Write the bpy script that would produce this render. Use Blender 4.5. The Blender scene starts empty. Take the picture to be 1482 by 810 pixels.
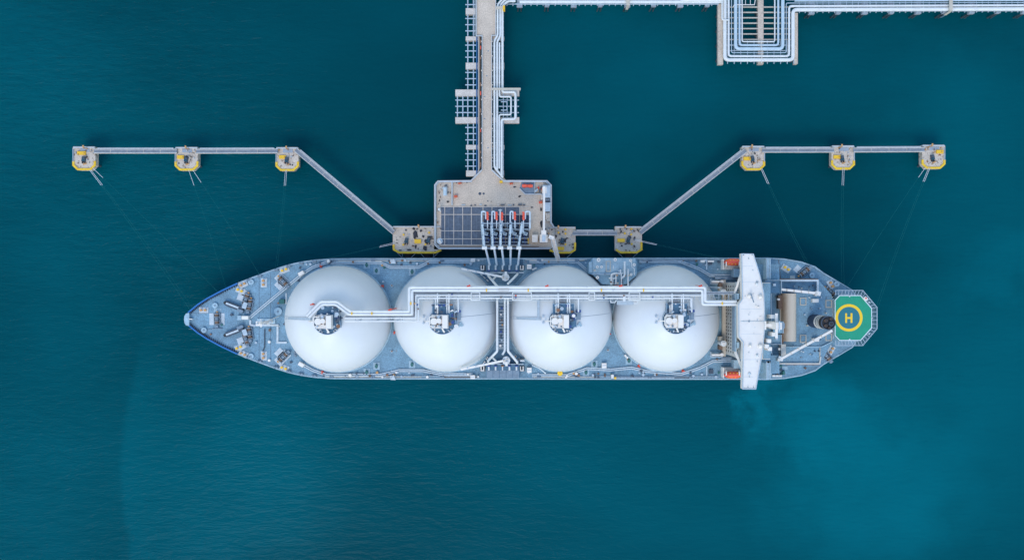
import bpy, math, random
from mathutils import Vector
random.seed(7)
R = math.radians
scene = bpy.context.scene
col = scene.collection

# ------------------------------------------------------------------ camera, sky, sun, exposure
H = 380.0            # camera height above the water (m)
F = 1265.0           # focal length in photo pixels (photo is 1482 px wide)
cam_d = bpy.data.cameras.new('camera')
cam_d.sensor_fit = 'HORIZONTAL'
cam_d.sensor_width = 36.0
cam_d.lens = 36.0 * F / 1482.0
cam_d.clip_start = 1.0
cam_d.clip_end = 20000.0
cam = bpy.data.objects.new('camera', cam_d)
cam.location = (0, 0, H)
cam.rotation_euler = (0, 0, 0)
col.objects.link(cam)
scene.camera = cam

SUN_ELEV, SUN_AZ = 54.0, 197.0       # azimuth clockwise from +Y (image up)
world = bpy.data.worlds.new('World')
scene.world = world
world.use_nodes = True
wn = world.node_tree.nodes; wl = world.node_tree.links
for n in list(wn): wn.remove(n)
sky = wn.new('ShaderNodeTexSky'); sky.sky_type = 'NISHITA'
sky.sun_disc = False
sky.sun_elevation = R(SUN_ELEV); sky.sun_rotation = R(SUN_AZ)
sky.air_density = 1.5; sky.dust_density = 0.3; sky.ozone_density = 0.6
bg = wn.new('ShaderNodeBackground'); bg.inputs['Strength'].default_value = 0.15
wo = wn.new('ShaderNodeOutputWorld')
wl.new(sky.outputs[0], bg.inputs[0]); wl.new(bg.outputs[0], wo.inputs[0])

sun_d = bpy.data.lights.new('sun', 'SUN')
sun_d.energy = 0.75; sun_d.angle = R(24); sun_d.color = (1.0, 0.90, 0.74)
sun = bpy.data.objects.new('sun', sun_d)
az, el = R(SUN_AZ), R(SUN_ELEV)
to_sun = Vector((math.sin(az) * math.cos(el), math.cos(az) * math.cos(el), math.sin(el)))
sun.rotation_euler = to_sun.to_track_quat('Z', 'Y').to_euler()
sun.location = to_sun * 600
col.objects.link(sun)

scene.view_settings.view_transform = 'Standard'
scene.view_settings.look = 'None'
scene.view_settings.exposure = 0.88
scene.view_settings.gamma = 1.0
scene.view_settings.use_curve_mapping = False
scene.cycles.use_denoising = True
scene.cycles.max_bounces = 6

# ------------------------------------------------------------------ helpers
def S(z): return (H - z) / F                       # metres per photo pixel at height z
def P(x, y, z=0.0):                                # a photo pixel at a known height -> metres
    s = S(z)
    return Vector(((x - 741.0) * s, (405.0 - y) * s, z))

class MB:
    def __init__(self): self.v = []; self.f = []; self.s = []
    def add(self, vs, fs, smooth=False):
        o = len(self.v)
        self.v += [tuple(q) for q in vs]
        for f in fs:
            self.f.append([i + o for i in f])
            self.s.append(smooth if isinstance(smooth, bool) else smooth(f))
        return self
    def prism(self, pts, z0, z1):
        pts = [(p[0], p[1]) for p in pts]
        a = sum(pts[i][0] * pts[(i + 1) % len(pts)][1] - pts[(i + 1) % len(pts)][0] * pts[i][1] for i in range(len(pts)))
        if a < 0: pts = pts[::-1]
        n = len(pts)
        vs = [(x, y, z0) for x, y in pts] + [(x, y, z1) for x, y in pts]
        fs = [list(range(n))[::-1], [i + n for i in range(n)]]
        fs += [[i, (i + 1) % n, (i + 1) % n + n, i + n] for i in range(n)]
        return self.add(vs, fs)
    def box(self, x0, y0, z0, x1, y1, z1):
        return self.prism([(x0, y0), (x1, y0), (x1, y1), (x0, y1)], z0, z1)
    def obox(self, cx, cy, z0, z1, lx, ly, rot=0):
        c, s = math.cos(rot), math.sin(rot)
        q = [(-lx / 2, -ly / 2), (lx / 2, -ly / 2), (lx / 2, ly / 2), (-lx / 2, ly / 2)]
        return self.prism([(cx + a * c - b * s, cy + a * s + b * c) for a, b in q], z0, z1)
    def cyl(self, x, y, z0, z1, r0, r1=None, n=14):
        if r1 is None: r1 = r0
        vs = []
        for z, r in ((z0, r0), (z1, r1)):
            vs += [(x + r * math.cos(2 * math.pi * k / n), y + r * math.sin(2 * math.pi * k / n), z) for k in range(n)]
        self.add(vs, [[k, (k + 1) % n, (k + 1) % n + n, k + n] for k in range(n)], True)
        o = len(self.v) - 2 * n
        top = [self.v[o + n + k] for k in range(n)]; bot = [self.v[o + k] for k in range(n)]
        self.add(top, [list(range(n))]); self.add(bot, [list(range(n))[::-1]])
        return self
    def tube(self, pts, r, n=8, caps=True):
        pts = [Vector(p) for p in pts]
        m = len(pts); vs = []
        up0 = None
        for i, p in enumerate(pts):
            a = (pts[i] - pts[i - 1]).normalized() if i else None
            b = (pts[i + 1] - pts[i]).normalized() if i < m - 1 else None
            t = ((a or b) + (b or a)).normalized()
            k = 1.0
            if a is not None and b is not None: k = 1.0 / max(0.4, t.dot(a))
            if up0 is None:
                up0 = Vector((0, 0, 1)) if abs(t.z) < 0.9 else Vector((1, 0, 0))
            s = t.cross(up0)
            if s.length < 1e-4: s = t.cross(Vector((1, 0, 0)))
            s.normalize(); u = s.cross(t).normalized(); up0 = u
            for j in range(n):
                g = 2 * math.pi * j / n
                d = s * math.cos(g) * (k if abs(t.z) < .7 else 1) + u * math.sin(g)
                vs.append(p + d * r)
        fs = []
        for i in range(m - 1):
            for j in range(n):
                fs.append([i * n + j, i * n + (j + 1) % n, (i + 1) * n + (j + 1) % n, (i + 1) * n + j])
        self.add(vs, fs, True)
        if caps:
            self.add(vs[:n], [list(range(n))]); self.add(vs[-n:], [list(range(n))[::-1]])
        return self
    def beam(self, p, q, w, h):                    # rectangular bar between two points
        p, q = Vector(p), Vector(q)
        t = (q - p).normalized()
        up = Vector((0, 0, 1)) if abs(t.z) < .95 else Vector((0, 1, 0))
        s = t.cross(up).normalized(); u = s.cross(t).normalized()
        vs = []
        for e in (p, q):
            for a, b in ((-1, -1), (1, -1), (1, 1), (-1, 1)):
                vs.append(e + s * a * w / 2 + u * b * h / 2)
        return self.add(vs, [[0, 1, 2, 3], [7, 6, 5, 4], [0, 4, 5, 1], [1, 5, 6, 2], [2, 6, 7, 3], [3, 7, 4, 0]])
    def ribbon(self, pts, t, z0, z1, closed=False):  # a low wall along a 2-D line
        pts = [Vector((p[0], p[1])) for p in pts]
        n = len(pts); L = []; Rr = []
        for i in range(n):
            a = pts[i] - pts[i - 1] if (i or closed) else None
            b = pts[(i + 1) % n] - pts[i] if (i < n - 1 or closed) else None
            a = a.normalized() if a is not None else None
            b = b.normalized() if b is not None else None
            d = ((a or b) + (b or a)).normalized()
            nn = Vector((-d.y, d.x)); k = 1 / max(.35, d.dot(a or b))
            L.append(pts[i] + nn * t / 2 * k); Rr.append(pts[i] - nn * t / 2 * k)
        vs = []
        for i in range(n):
            vs += [(L[i].x, L[i].y, z0), (Rr[i].x, Rr[i].y, z0), (Rr[i].x, Rr[i].y, z1), (L[i].x, L[i].y, z1)]
        fs = []
        for i in range(n if closed else n - 1):
            j = (i + 1) % n
            for k in range(4):
                fs.append([i * 4 + k, i * 4 + (k + 1) % 4, j * 4 + (k + 1) % 4, j * 4 + k])
        if not closed: fs += [[3, 2, 1, 0], [(n - 1) * 4 + k for k in range(4)]]
        return self.add(vs, fs)
    def dome(self, cx, cy, cz, rx, ry, rz, nu=48, nv=14, skirt=0.0, v0=0.0):
        vs = []; fs = []
        rings = []
        if skirt: rings.append((1.0, -skirt))
        for i in range(nv):
            t = v0 + (math.pi / 2 - v0) * i / nv
            rings.append((math.cos(t), rz * math.sin(t)))
        for r, z in rings:
            vs += [(cx + rx * r * math.cos(2 * math.pi * k / nu), cy + ry * r * math.sin(2 * math.pi * k / nu), cz + z) for k in range(nu)]
        vs.append((cx, cy, cz + rz))
        m = len(rings)
        for i in range(m - 1):
            fs += [[i * nu + k, i * nu + (k + 1) % nu, (i + 1) * nu + (k + 1) % nu, (i + 1) * nu + k] for k in range(nu)]
        fs += [[(m - 1) * nu + k, (m - 1) * nu + (k + 1) % nu, m * nu] for k in range(nu)]
        return self.add(vs, fs, True)
    # ---- the same shapes from photo pixels at the height of their top
    def pbox(self, x0, y0, x1, y1, z0, z1):
        a, b = P(x0, y0, z1), P(x1, y1, z1)
        return self.box(min(a.x, b.x), min(a.y, b.y), z0, max(a.x, b.x), max(a.y, b.y), z1)
    def pprism(self, pts, z0, z1): return self.prism([P(x, y, z1) for x, y in pts], z0, z1)
    def pobox(self, x, y, lx, ly, z0, z1, rot=0):
        c = P(x, y, z1); s = S(z1)
        return self.obox(c.x, c.y, z0, z1, lx * s, ly * s, -R(rot))
    def pcyl(self, x, y, z0, z1, r, r1=None, n=14):
        c = P(x, y, z1); s = S(z1)
        return self.cyl(c.x, c.y, z0, z1, r * s, None if r1 is None else r1 * s, n)
    def ptube(self, pts, z, r, n=8, R_=0.0):
        q = [P(p[0], p[1], p[2] if len(p) > 2 else z) for p in pts]
        return self.tube(fil(q, R_) if R_ else q, r, n)
    def pribbon(self, pts, t, z0, z1, closed=False): return self.ribbon([P(x, y, z1) for x, y in pts], t, z0, z1, closed)
    def pbeam(self, p, q, w, h): return self.beam(P(*p), P(*q), w, h)

def fil(pts, r, n=5):                              # round the corners of a path
    out = [pts[0]]
    for i in range(1, len(pts) - 1):
        a, b, c = pts[i - 1], pts[i], pts[i + 1]
        d0, d1 = (a - b), (c - b)
        k = min(r, d0.length * .45, d1.length * .45)
        p0, p1 = b + d0.normalized() * k, b + d1.normalized() * k
        for j in range(n + 1):
            t = j / n
            out.append(p0 * (1 - t) ** 2 + b * 2 * t * (1 - t) + p1 * t * t)
    out.append(pts[-1])
    return out

WL = {}                                            # world position of each parent
def wloc(o): return WL.get(o.name, Vector((0, 0, 0))) if o is not None else Vector((0, 0, 0))
def obj(name, mb, m, parent=None, label=None, cat=None, group=None, kind=None):
    xs = [p[0] for p in mb.v]; ys = [p[1] for p in mb.v]; zs = [p[2] for p in mb.v]
    og = Vector(((min(xs) + max(xs)) / 2, (min(ys) + max(ys)) / 2, min(zs)))
    me = bpy.data.meshes.new(name)
    me.from_pydata([(p[0] - og.x, p[1] - og.y, p[2] - og.z) for p in mb.v], [], mb.f)
    me.polygons.foreach_set('use_smooth', mb.s)
    me.materials.append(M[m])
    me.update()
    o = bpy.data.objects.new(name, me); col.objects.link(o)
    o.location = og - wloc(parent); o.parent = parent
    WL[o.name] = og
    if label: o['label'] = label
    if cat: o['category'] = cat
    if group: o['group'] = group
    if kind: o['kind'] = kind
    return o
def thing(name, label, cat, loc, group=None):
    o = bpy.data.objects.new(name, None); col.objects.link(o)
    o.empty_display_size = 1.0
    o.location = loc; o['label'] = label; o['category'] = cat
    if group: o['group'] = group
    WL[o.name] = Vector(loc)
    return o
def place(t, loc, rot=0.0, parent=None, first=[]):
    """copy of a part (with its sub-parts) set down at a world position"""
    c = t.copy(); col.objects.link(c)
    c.parent = parent; c.location = Vector(loc) - wloc(parent); c.rotation_euler = (0, 0, rot)
    WL[c.name] = Vector(loc)
    for ch in t.children:
        d = ch.copy(); col.objects.link(d); d.parent = c
    return c
templates = []
def template(o): templates.append(o); return o

# ------------------------------------------------------------------ materials
M = {}
def mat(name, c, rough=.6, metal=0.0, var=0.0, scale=.4, stain=None, stain_t=.62, stain_s=.3, bump=0.0, spec=.5, grain=0.0):
    m = bpy.data.materials.new(name); m.use_nodes = True
    nt = m.node_tree; N = nt.nodes; L = nt.links
    b = N['Principled BSDF']
    b.inputs['Roughness'].default_value = rough; b.inputs['Metallic'].default_value = metal
    b.inputs['Specular IOR Level'].default_value = spec
    b.inputs['Base Color'].default_value = (*c, 1)
    M[name] = m
    if var or stain or grain:
        geo = N.new('ShaderNodeNewGeometry')
        cur = None
        no = N.new('ShaderNodeTexNoise'); no.inputs['Scale'].default_value = scale; no.inputs['Detail'].default_value = 5
        no.inputs['Roughness'].default_value = .65
        L.new(geo.outputs['Position'], no.inputs['Vector'])
        mx = N.new('ShaderNodeMix'); mx.data_type = 'RGBA'
        mx.inputs[6].default_value = (*[max(0, x * (1 - var)) for x in c], 1)
        mx.inputs[7].default_value = (*[min(.9, x * (1 + var)) for x in c], 1)
        mr = N.new('ShaderNodeMapRange'); mr.inputs[1].default_value = .3; mr.inputs[2].default_value = .7
        L.new(no.outputs[0], mr.inputs[0]); L.new(mr.outputs[0], mx.inputs[0])
        cur = mx.outputs[2]
        if grain:
            n3 = N.new('ShaderNodeTexNoise'); n3.inputs['Scale'].default_value = 2.2; n3.inputs['Detail'].default_value = 3
            L.new(geo.outputs['Position'], n3.inputs['Vector'])
            r3 = N.new('ShaderNodeMapRange'); r3.inputs[1].default_value = .3; r3.inputs[2].default_value = .7
            r3.inputs[3].default_value = 1 - grain; r3.inputs[4].default_value = 1 + grain
            L.new(n3.outputs[0], r3.inputs[0])
            mu = N.new('ShaderNodeMix'); mu.data_type = 'RGBA'; mu.blend_type = 'MULTIPLY'; mu.inputs[0].default_value = 1
            L.new(cur, mu.inputs[6]); L.new(r3.outputs[0], mu.inputs[7]); cur = mu.outputs[2]
        if stain:
            n2 = N.new('ShaderNodeTexNoise'); n2.inputs['Scale'].default_value = stain_s; n2.inputs['Detail'].default_value = 6
            n2.inputs['Roughness'].default_value = .7
            L.new(geo.outputs['Position'], n2.inputs['Vector'])
            r2 = N.new('ShaderNodeMapRange'); r2.inputs[1].default_value = stain_t; r2.inputs[2].default_value = stain_t + .06
            L.new(n2.outputs[0], r2.inputs[0])
            m2 = N.new('ShaderNodeMix'); m2.data_type = 'RGBA'
            L.new(r2.outputs[0], m2.inputs[0]); L.new(cur, m2.inputs[6]); m2.inputs[7].default_value = (*stain, 1)
            cur = m2.outputs[2]
        L.new(cur, b.inputs['Base Color'])
    return m

mat('deck', (.155, .275, .36), .55, var=.24, scale=.14, stain=(.21, .22, .235), stain_t=.645, stain_s=.55, grain=.24)
mat('deck_dark', (.062, .15, .235), .6, var=.25, scale=.3, grain=.15)
mat('deck_light', (.31, .43, .50), .6, var=.2, scale=.5, grain=.1)
mat('pad', (.50, .55, .58), .6, var=.15, scale=.8)
mat('hull_blue', (.012, .07, .25), .4)
mat('bulwark_blue', (.012, .14, .40), .45)
mat('tank', (.645, .655, .665), .42, var=.03, scale=.10, stain=(.615, .624, .633), stain_t=.62, stain_s=.35)
mat('white', (.75, .695, .64), .45, var=.05, scale=.5, stain=(.60, .57, .55), stain_t=.66, stain_s=.45)
mat('white_dirty', (.62, .63, .63), .6, var=.10, scale=.35, stain=(.42, .38, .33), stain_t=.68, stain_s=.25)
mat('pipe_white', (.655, .66, .655), .4, var=.08, scale=.35, stain=(.52, .53, .53), stain_t=.60, stain_s=.6)
mat('pipe_blue', (.43, .53, .60), .4, var=.08, scale=.5)
mat('steel_light', (.40, .47, .53), .5, var=.12, scale=.8)
mat('steel', (.17, .23, .29), .55, var=.2, scale=.8)
mat('arm_grey', (.50, .58, .64), .45, var=.16, scale=.7, stain=(.26, .33, .40), stain_t=.60, stain_s=.9)
mat('tarp', (.03, .03, .04), .8, var=.3, scale=1)
mat('steel_dark', (.05, .07, .10), .6, var=.2)
mat('grating', (.20, .22, .25), .7, var=.2, scale=.8)
mat('cream', (.52, .50, .46), .6, var=.08, scale=.3, stain=(.36, .28, .2), stain_t=.66, stain_s=.4)
mat('tan', (.50, .44, .36), .7, var=.08, scale=.4)
mat('rust', (.23, .12, .07), .8, var=.3, scale=1.2)
mat('brown', (.16, .10, .07), .8, var=.4, scale=1.5)
mat('concrete', (.545, .445, .355), .85, var=.13, scale=.14, stain=(.33, .28, .24), stain_t=.62, stain_s=.3, grain=.2)
mat('concrete_light', (.56, .49, .43), .8, var=.12, scale=.4, grain=.16)
mat('concrete_fouled', (.54, .455, .37), .85, var=.14, scale=.3, stain=(.05, .042, .045), stain_t=.585, stain_s=.42, grain=.16)
mat('concrete_worn', (.57, .48, .395), .85, var=.14, scale=.35, stain=(.27, .21, .16), stain_t=.545, stain_s=.7, grain=.16)
mat('concrete_grey', (.31, .35, .40), .8, var=.1, scale=.3)
mat('parapet', (.46, .47, .48), .7, var=.1, scale=.5)
mat('yellow', (.78, .45, .02), .55, var=.08, scale=.8)
mat('yellow_bright', (.85, .53, .015), .5)
mat('yellow_worn', (.80, .47, .02), .6, var=.2, scale=.8, stain=(.42, .32, .16), stain_t=.60, stain_s=.8, grain=.15)
mat('orange', (.52, .27, .10), .6)
mat('red', (.62, .06, .025), .5, var=.1, scale=.6)
mat('orange_red', (.80, .10, .05), .45, var=.05)
mat('teal_dark', (.012, .06, .09), .4)
mat('green_box', (.02, .12, .11), .5)
mat('blue_valve', (.02, .06, .22), .5)
mat('blue_pipe', (.02, .11, .27), .5)
mat('navy', (.008, .018, .055), .45)
mat('black', (.015, .016, .02), .6)
mat('glass_dark', (.01, .015, .02), .15)
mat('panel_slate', (.085, .11, .15), .55, var=.25, scale=.5, grain=.22)
mat('panel_dark', (.018, .03, .06), .5, var=.3, scale=.4)
mat('heli_green', (.006, .27, .155), .6, var=.10, scale=.25, stain=(.015, .22, .135), stain_t=.63, stain_s=.6, grain=.08)
mat('heli_disc', (.012, .15, .19), .6, var=.05, scale=.3)
mat('heli_line', (.62, .66, .70), .6)
mat('rope_white', (.72, .72, .74), .8)
mat('rope_green', (.005, .16, .16), .8)
mat('pile', (.035, .055, .07), .8, var=.2)

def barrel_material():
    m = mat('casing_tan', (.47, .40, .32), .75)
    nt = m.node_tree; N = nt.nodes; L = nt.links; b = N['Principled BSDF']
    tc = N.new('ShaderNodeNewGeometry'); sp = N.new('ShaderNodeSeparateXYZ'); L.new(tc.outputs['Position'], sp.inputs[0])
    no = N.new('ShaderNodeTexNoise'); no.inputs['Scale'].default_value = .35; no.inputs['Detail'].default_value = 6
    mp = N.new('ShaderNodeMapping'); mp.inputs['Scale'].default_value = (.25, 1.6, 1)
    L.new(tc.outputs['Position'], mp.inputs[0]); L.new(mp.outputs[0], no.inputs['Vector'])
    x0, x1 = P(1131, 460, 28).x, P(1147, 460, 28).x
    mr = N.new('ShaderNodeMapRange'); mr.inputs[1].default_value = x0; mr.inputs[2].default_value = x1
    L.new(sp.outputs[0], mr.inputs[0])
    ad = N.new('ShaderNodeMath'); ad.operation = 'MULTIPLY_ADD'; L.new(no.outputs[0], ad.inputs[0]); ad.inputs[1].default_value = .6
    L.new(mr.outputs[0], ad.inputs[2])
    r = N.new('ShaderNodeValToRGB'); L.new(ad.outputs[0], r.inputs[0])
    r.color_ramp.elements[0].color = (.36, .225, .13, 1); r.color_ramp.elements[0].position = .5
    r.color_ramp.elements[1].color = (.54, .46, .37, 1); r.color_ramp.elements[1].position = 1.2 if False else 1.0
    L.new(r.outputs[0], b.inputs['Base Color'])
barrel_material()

def water_material():
    m = bpy.data.materials.new('sea_water'); m.use_nodes = True; M['sea'] = m
    nt = m.node_tree; N = nt.nodes; L = nt.links; b = N['Principled BSDF']
    geo = N.new('ShaderNodeNewGeometry')
    def mapping(sc, rot=0.0):
        mp = N.new('ShaderNodeMapping'); mp.inputs['Scale'].default_value = sc; mp.inputs['Rotation'].default_value = (0, 0, rot)
        L.new(geo.outputs['Position'], mp.inputs[0]); return mp.outputs[0]
    def noise(vec, s, d=4, ro=.55, dist=0.0):
        n = N.new('ShaderNodeTexNoise'); n.inputs['Scale'].default_value = s; n.inputs['Detail'].default_value = d
        n.inputs['Roughness'].default_value = ro; n.inputs['Distortion'].default_value = dist
        L.new(vec, n.inputs['Vector']); return n.outputs[0]
    def math_(op, a, c, d=None):
        n = N.new('ShaderNodeMath'); n.operation = op
        for i, q in enumerate((a, c, d)):
            if q is None: continue
            if isinstance(q, (int, float)): n.inputs[i].default_value = q
            else: L.new(q, n.inputs[i])
        return n.outputs[0]
    def rng(a, f0, f1, t0=0.0, t1=1.0, sm=True):
        n = N.new('ShaderNodeMapRange'); n.interpolation_type = 'SMOOTHSTEP' if sm else 'LINEAR'
        L.new(a, n.inputs[0])
        for i, q in enumerate((f0, f1, t0, t1)): n.inputs[i + 1].default_value = q
        return n.outputs[0]
    # turbid patches: silty water that is paler and greener than the clear sea
    warp = N.new('ShaderNodeTexNoise'); warp.inputs['Scale'].default_value = .018; warp.inputs['Detail'].default_value = 5
    L.new(geo.outputs['Position'], warp.inputs['Vector'])
    wv = N.new('ShaderNodeVectorMath'); wv.operation = 'MULTIPLY_ADD'
    L.new(warp.outputs['Color'], wv.inputs[0]); wv.inputs[1].default_value = (70, 70, 0); 
    off = N.new('ShaderNodeVectorMath'); off.operation = 'SUBTRACT'
    L.new(geo.outputs['Position'], off.inputs[0]); off.inputs[1].default_value = (35, 35, 0)
    L.new(off.outputs[0], wv.inputs[2])
    fine = N.new('ShaderNodeTexNoise'); fine.inputs['Scale'].default_value = .07; fine.inputs['Detail'].default_value = 6; fine.inputs['Roughness'].default_value = .6
    L.new(geo.outputs['Position'], fine.inputs['Vector'])
    wf = N.new('ShaderNodeVectorMath'); wf.operation = 'MULTIPLY_ADD'; L.new(fine.outputs['Color'], wf.inputs[0]); wf.inputs[1].default_value = (30, 30, 0)
    o2 = N.new('ShaderNodeVectorMath'); o2.operation = 'SUBTRACT'; L.new(wv.outputs[0], o2.inputs[0]); o2.inputs[1].default_value = (15, 15, 0); L.new(o2.outputs[0], wf.inputs[2])
    wv = wf
    def blob(px, py, rx, ry, soft=.0):
        c = P(px, py, 0)
        s1 = N.new('ShaderNodeVectorMath'); s1.operation = 'SUBTRACT'; L.new(wv.outputs[0], s1.inputs[0]); s1.inputs[1].default_value = (c.x, c.y, 0)
        s2 = N.new('ShaderNodeVectorMath'); s2.operation = 'DIVIDE'; L.new(s1.outputs[0], s2.inputs[0]); s2.inputs[1].default_value = (rx * .3, ry * .3, 1e6)
        s3 = N.new('ShaderNodeVectorMath'); s3.operation = 'LENGTH'; L.new(s2.outputs[0], s3.inputs[0])
        return rng(s3.outputs['Value'], soft, 1.0, 1.0, 0.0)
    t = noise(mapping((.5, 1, 1)), .006, 4, .55)
    sea_tone = rng(t, .35, .72, 0.0, .45)
    for (px, py, rx, ry, so, w) in ((1260, 690, 210, 230, .1, .52), (1096, 584, 30, 58, .0, .75), (1125, 640, 80, 50, .0, .22), (1200, 620, 130, 80, .0, .22), (1420, 560, 200, 330, .1, .25), (1180, 600, 120, 80, .1, .15),
                                    (330, 690, 240, 260, .2, .28), (60, 620, 230, 330, .1, .25), (1470, 380, 90, 70, .1, .2), (1430, 250, 230, 260, .1, .3), (1250, 110, 300, 130, .1, .1), (900, 150, 280, 190, .1, .16), (60, 60, 260, 120, .1, .12)):
        sea_tone = math_('MULTIPLY_ADD', blob(px, py, rx, ry, so), w, sea_tone)
    # a front between two bodies of water, left of the ship
    sp = N.new('ShaderNodeSeparateXYZ'); L.new(geo.outputs['Position'], sp.inputs[0])
    cx = P(480, 690, 0)
    dx = math_('SUBTRACT', sp.outputs[0], cx.x); dy = math_('MULTIPLY', math_('SUBTRACT', sp.outputs[1], cx.y), .62)
    wob = math_('MULTIPLY', noise(mapping((1, 1, 1)), .03, 4), 9.0)
    rr = math_('ADD', math_('SQRT', math_('ADD', math_('MULTIPLY', dx, dx), math_('MULTIPLY', dy, dy)), 0), wob)
    band = math_('MULTIPLY', rng(rr, 76, 94, 0, 1), rng(rr, 93.5, 97.0, 1, 0))
    band2 = math_('MULTIPLY', rng(rr, 94, 98, 0, 1), rng(rr, 98, 124, 1, 0))
    south = rng(sp.outputs[1], P(0, 430, 0).y, P(0, 560, 0).y, 0, 1)
    west = rng(sp.outputs[0], P(420, 0, 0).x, P(300, 0, 0).x, 0, 1)
    sw = math_('MULTIPLY', south, west)
    sea_tone = math_('MULTIPLY_ADD', math_('MULTIPLY', band, sw), .10, sea_tone)
    sea_tone = math_('MULTIPLY_ADD', math_('MULTIPLY', band2, sw), -.11, sea_tone)
    # ripples, crests roughly along X
    w1 = noise(mapping((.22, 1, 1), R(-4)), .55, 3, .6, .4)
    w2 = noise(mapping((.35, 1, 1), R(9)), .22, 3, .6, .5)
    w3 = noise(mapping((.5, 1, 1), R(-14)), 1.3, 2, .6)
    hgt = math_('ADD', math_('MULTIPLY', w2, 1.3), math_('ADD', math_('MULTIPLY', w1, .9), math_('MULTIPLY', w3, .35)))
    amp = rng(noise(mapping((1, 1, 1)), .008, 2), .3, .7, .35, 1.0)
    west2 = rng(sp.outputs[0], P(620, 0, 0).x, P(120, 0, 0).x, .18, 1.0)
    amp = math_('MULTIPLY', amp, west2)
    hgt = math_('MULTIPLY', hgt, math_('MULTIPLY_ADD', amp, .85, .18))
    ripple_shade = math_('MULTIPLY', math_('SUBTRACT', w1, .5), math_('MULTIPLY', amp, .40))  # bright crests and shaded troughs painted into the water colour, besides the bump
    sea_tone = math_('ADD', sea_tone, ripple_shade)
    ramp = N.new('ShaderNodeValToRGB'); L.new(sea_tone, ramp.inputs[0])
    e = ramp.color_ramp.elements
    e[0].position = 0.0; e[0].color = (.0003, .048, .062, 1)
    e[1].position = 1.0; e[1].color = (.0006, .120, .152, 1)
    L.new(ramp.outputs[0], b.inputs['Base Color'])
    bp = N.new('ShaderNodeBump'); bp.inputs['Strength'].default_value = .9; bp.inputs['Distance'].default_value = .8
    L.new(hgt, bp.inputs['Height']); L.new(bp.outputs[0], b.inputs['Normal'])
    b.inputs['Roughness'].default_value = .2
    b.inputs['IOR'].default_value = 1.333; b.inputs['Specular IOR Level'].default_value = .04
water_material()

# ------------------------------------------------------------------ sea
b = MB(); b.add([(-6000, -6000, 0), (6000, -6000, 0), (6000, 6000, 0), (-6000, 6000, 0)], [[0, 1, 2, 3]])
obj('sea', b, 'sea', kind='structure')

def lobj(name, mb, m, parent=None):                # a template piece, modelled round the origin
    me = bpy.data.meshes.new(name)
    me.from_pydata(mb.v, [], mb.f); me.polygons.foreach_set('use_smooth', mb.s)
    me.materials.append(M[m]); me.update()
    o = bpy.data.objects.new(name, me); col.objects.link(o); o.parent = parent
    if parent is None: templates.append(o)
    return o

# ------------------------------------------------------------------ gas carrier ship
ZD = 17.0                                          # main deck above the water
ship = thing('gas_carrier_ship', 'long blue-decked gas carrier ship with four big white domed tanks', 'ship', P(741, 461, 0))
up = [(272, 452), (286, 440.5), (300, 431.5), (320, 420.8), (343, 410), (360, 403.3), (376, 397.3), (400, 388.6), (418, 383), (436, 379), (455, 376.3), (480, 374.4),
      (520, 374), (700, 374), (900, 373.5), (1070, 373.5), (1110, 373.2), (1135, 374.6), (1160, 379), (1180, 386), (1192, 395), (1214, 408), (1234, 420), (1242, 433)]
lo = [(x, 922 - y) for x, y in up]
outline = up + lo[::-1]
hull_top = [P(x, y, ZD) for x, y in outline]
cy = P(741, 461, ZD).y
def level(z, narrow, bow, stern):
    out = []
    for p in hull_top:
        t = max(0.0, min(1.0, (-60 - p.x) / 75.0)); u = max(0.0, min(1.0, (p.x - 80) / 65.0))
        k = 1 - narrow * (t * .55 + u * .35 + .01)
        out.append(Vector((p.x + bow * t * t - stern * u * u, cy + (p.y - cy) * k, z)))
    return out
rings = [hull_top, level(11, .25, 3.5, 1.0), level(4, .6, 8, 4), level(-3, .8, 9, 8)]
b = MB(); n = len(hull_top); vs = []
for r in rings: vs += [(p.x, p.y, p.z) for p in r]
fs = []
for i in range(3):
    fs += [[i * n + k, (i + 1) * n + k, (i + 1) * n + (k + 1) % n, i * n + (k + 1) % n] for k in range(n)]
b.add(vs, fs); obj('hull', b, 'hull_blue', ship)
b = MB(); b.prism([(p.x, p.y) for p in hull_top], ZD - .35, ZD); deck = obj('deck', b, 'deck', ship)
# deck edge and bulwark
b = MB(); b.pribbon(up[4:], .35, ZD + .004, ZD + .3); obj('gunwale', b, 'deck_light', ship)
b = MB(); b.pribbon(lo[4:], .35, ZD + .004, ZD + .3); obj('gunwale', b, 'deck_light', ship)
for L_ in (up, lo):
    b = MB(); b.pribbon(L_[:5], .55, ZD - 1.2, ZD + 1.3); o = obj('bulwark', b, 'bulwark_blue', ship)
    for i in range(4):
        for k in range(7):
            t = k / 7; x = L_[i][0] * (1 - t) + L_[i + 1][0] * t; y = L_[i][1] * (1 - t) + L_[i + 1][1] * t
            d = 1 if y < 461 else -1
            s = MB(); s.pobox(x + 1.6, y + d * 2.0, 2.0, .8, ZD, ZD + 1.1, 60 * d); obj('bulwark_stay', s, 'steel_dark', ship)
b = MB(); b.pprism([(273.5, 452.5), (269, 453.5), (266.8, 457.5), (266.3, 462), (266.9, 467), (269, 470.5), (273.5, 471.5)], ZD - 2, ZD + 1.6); obj('bow_platform', b, 'deck_light', ship)
b = MB(); b.pbox(272.5, 461, 278, 462.2, ZD, ZD + 1.5); obj('bow_fairlead', b, 'white', ship)
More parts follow.
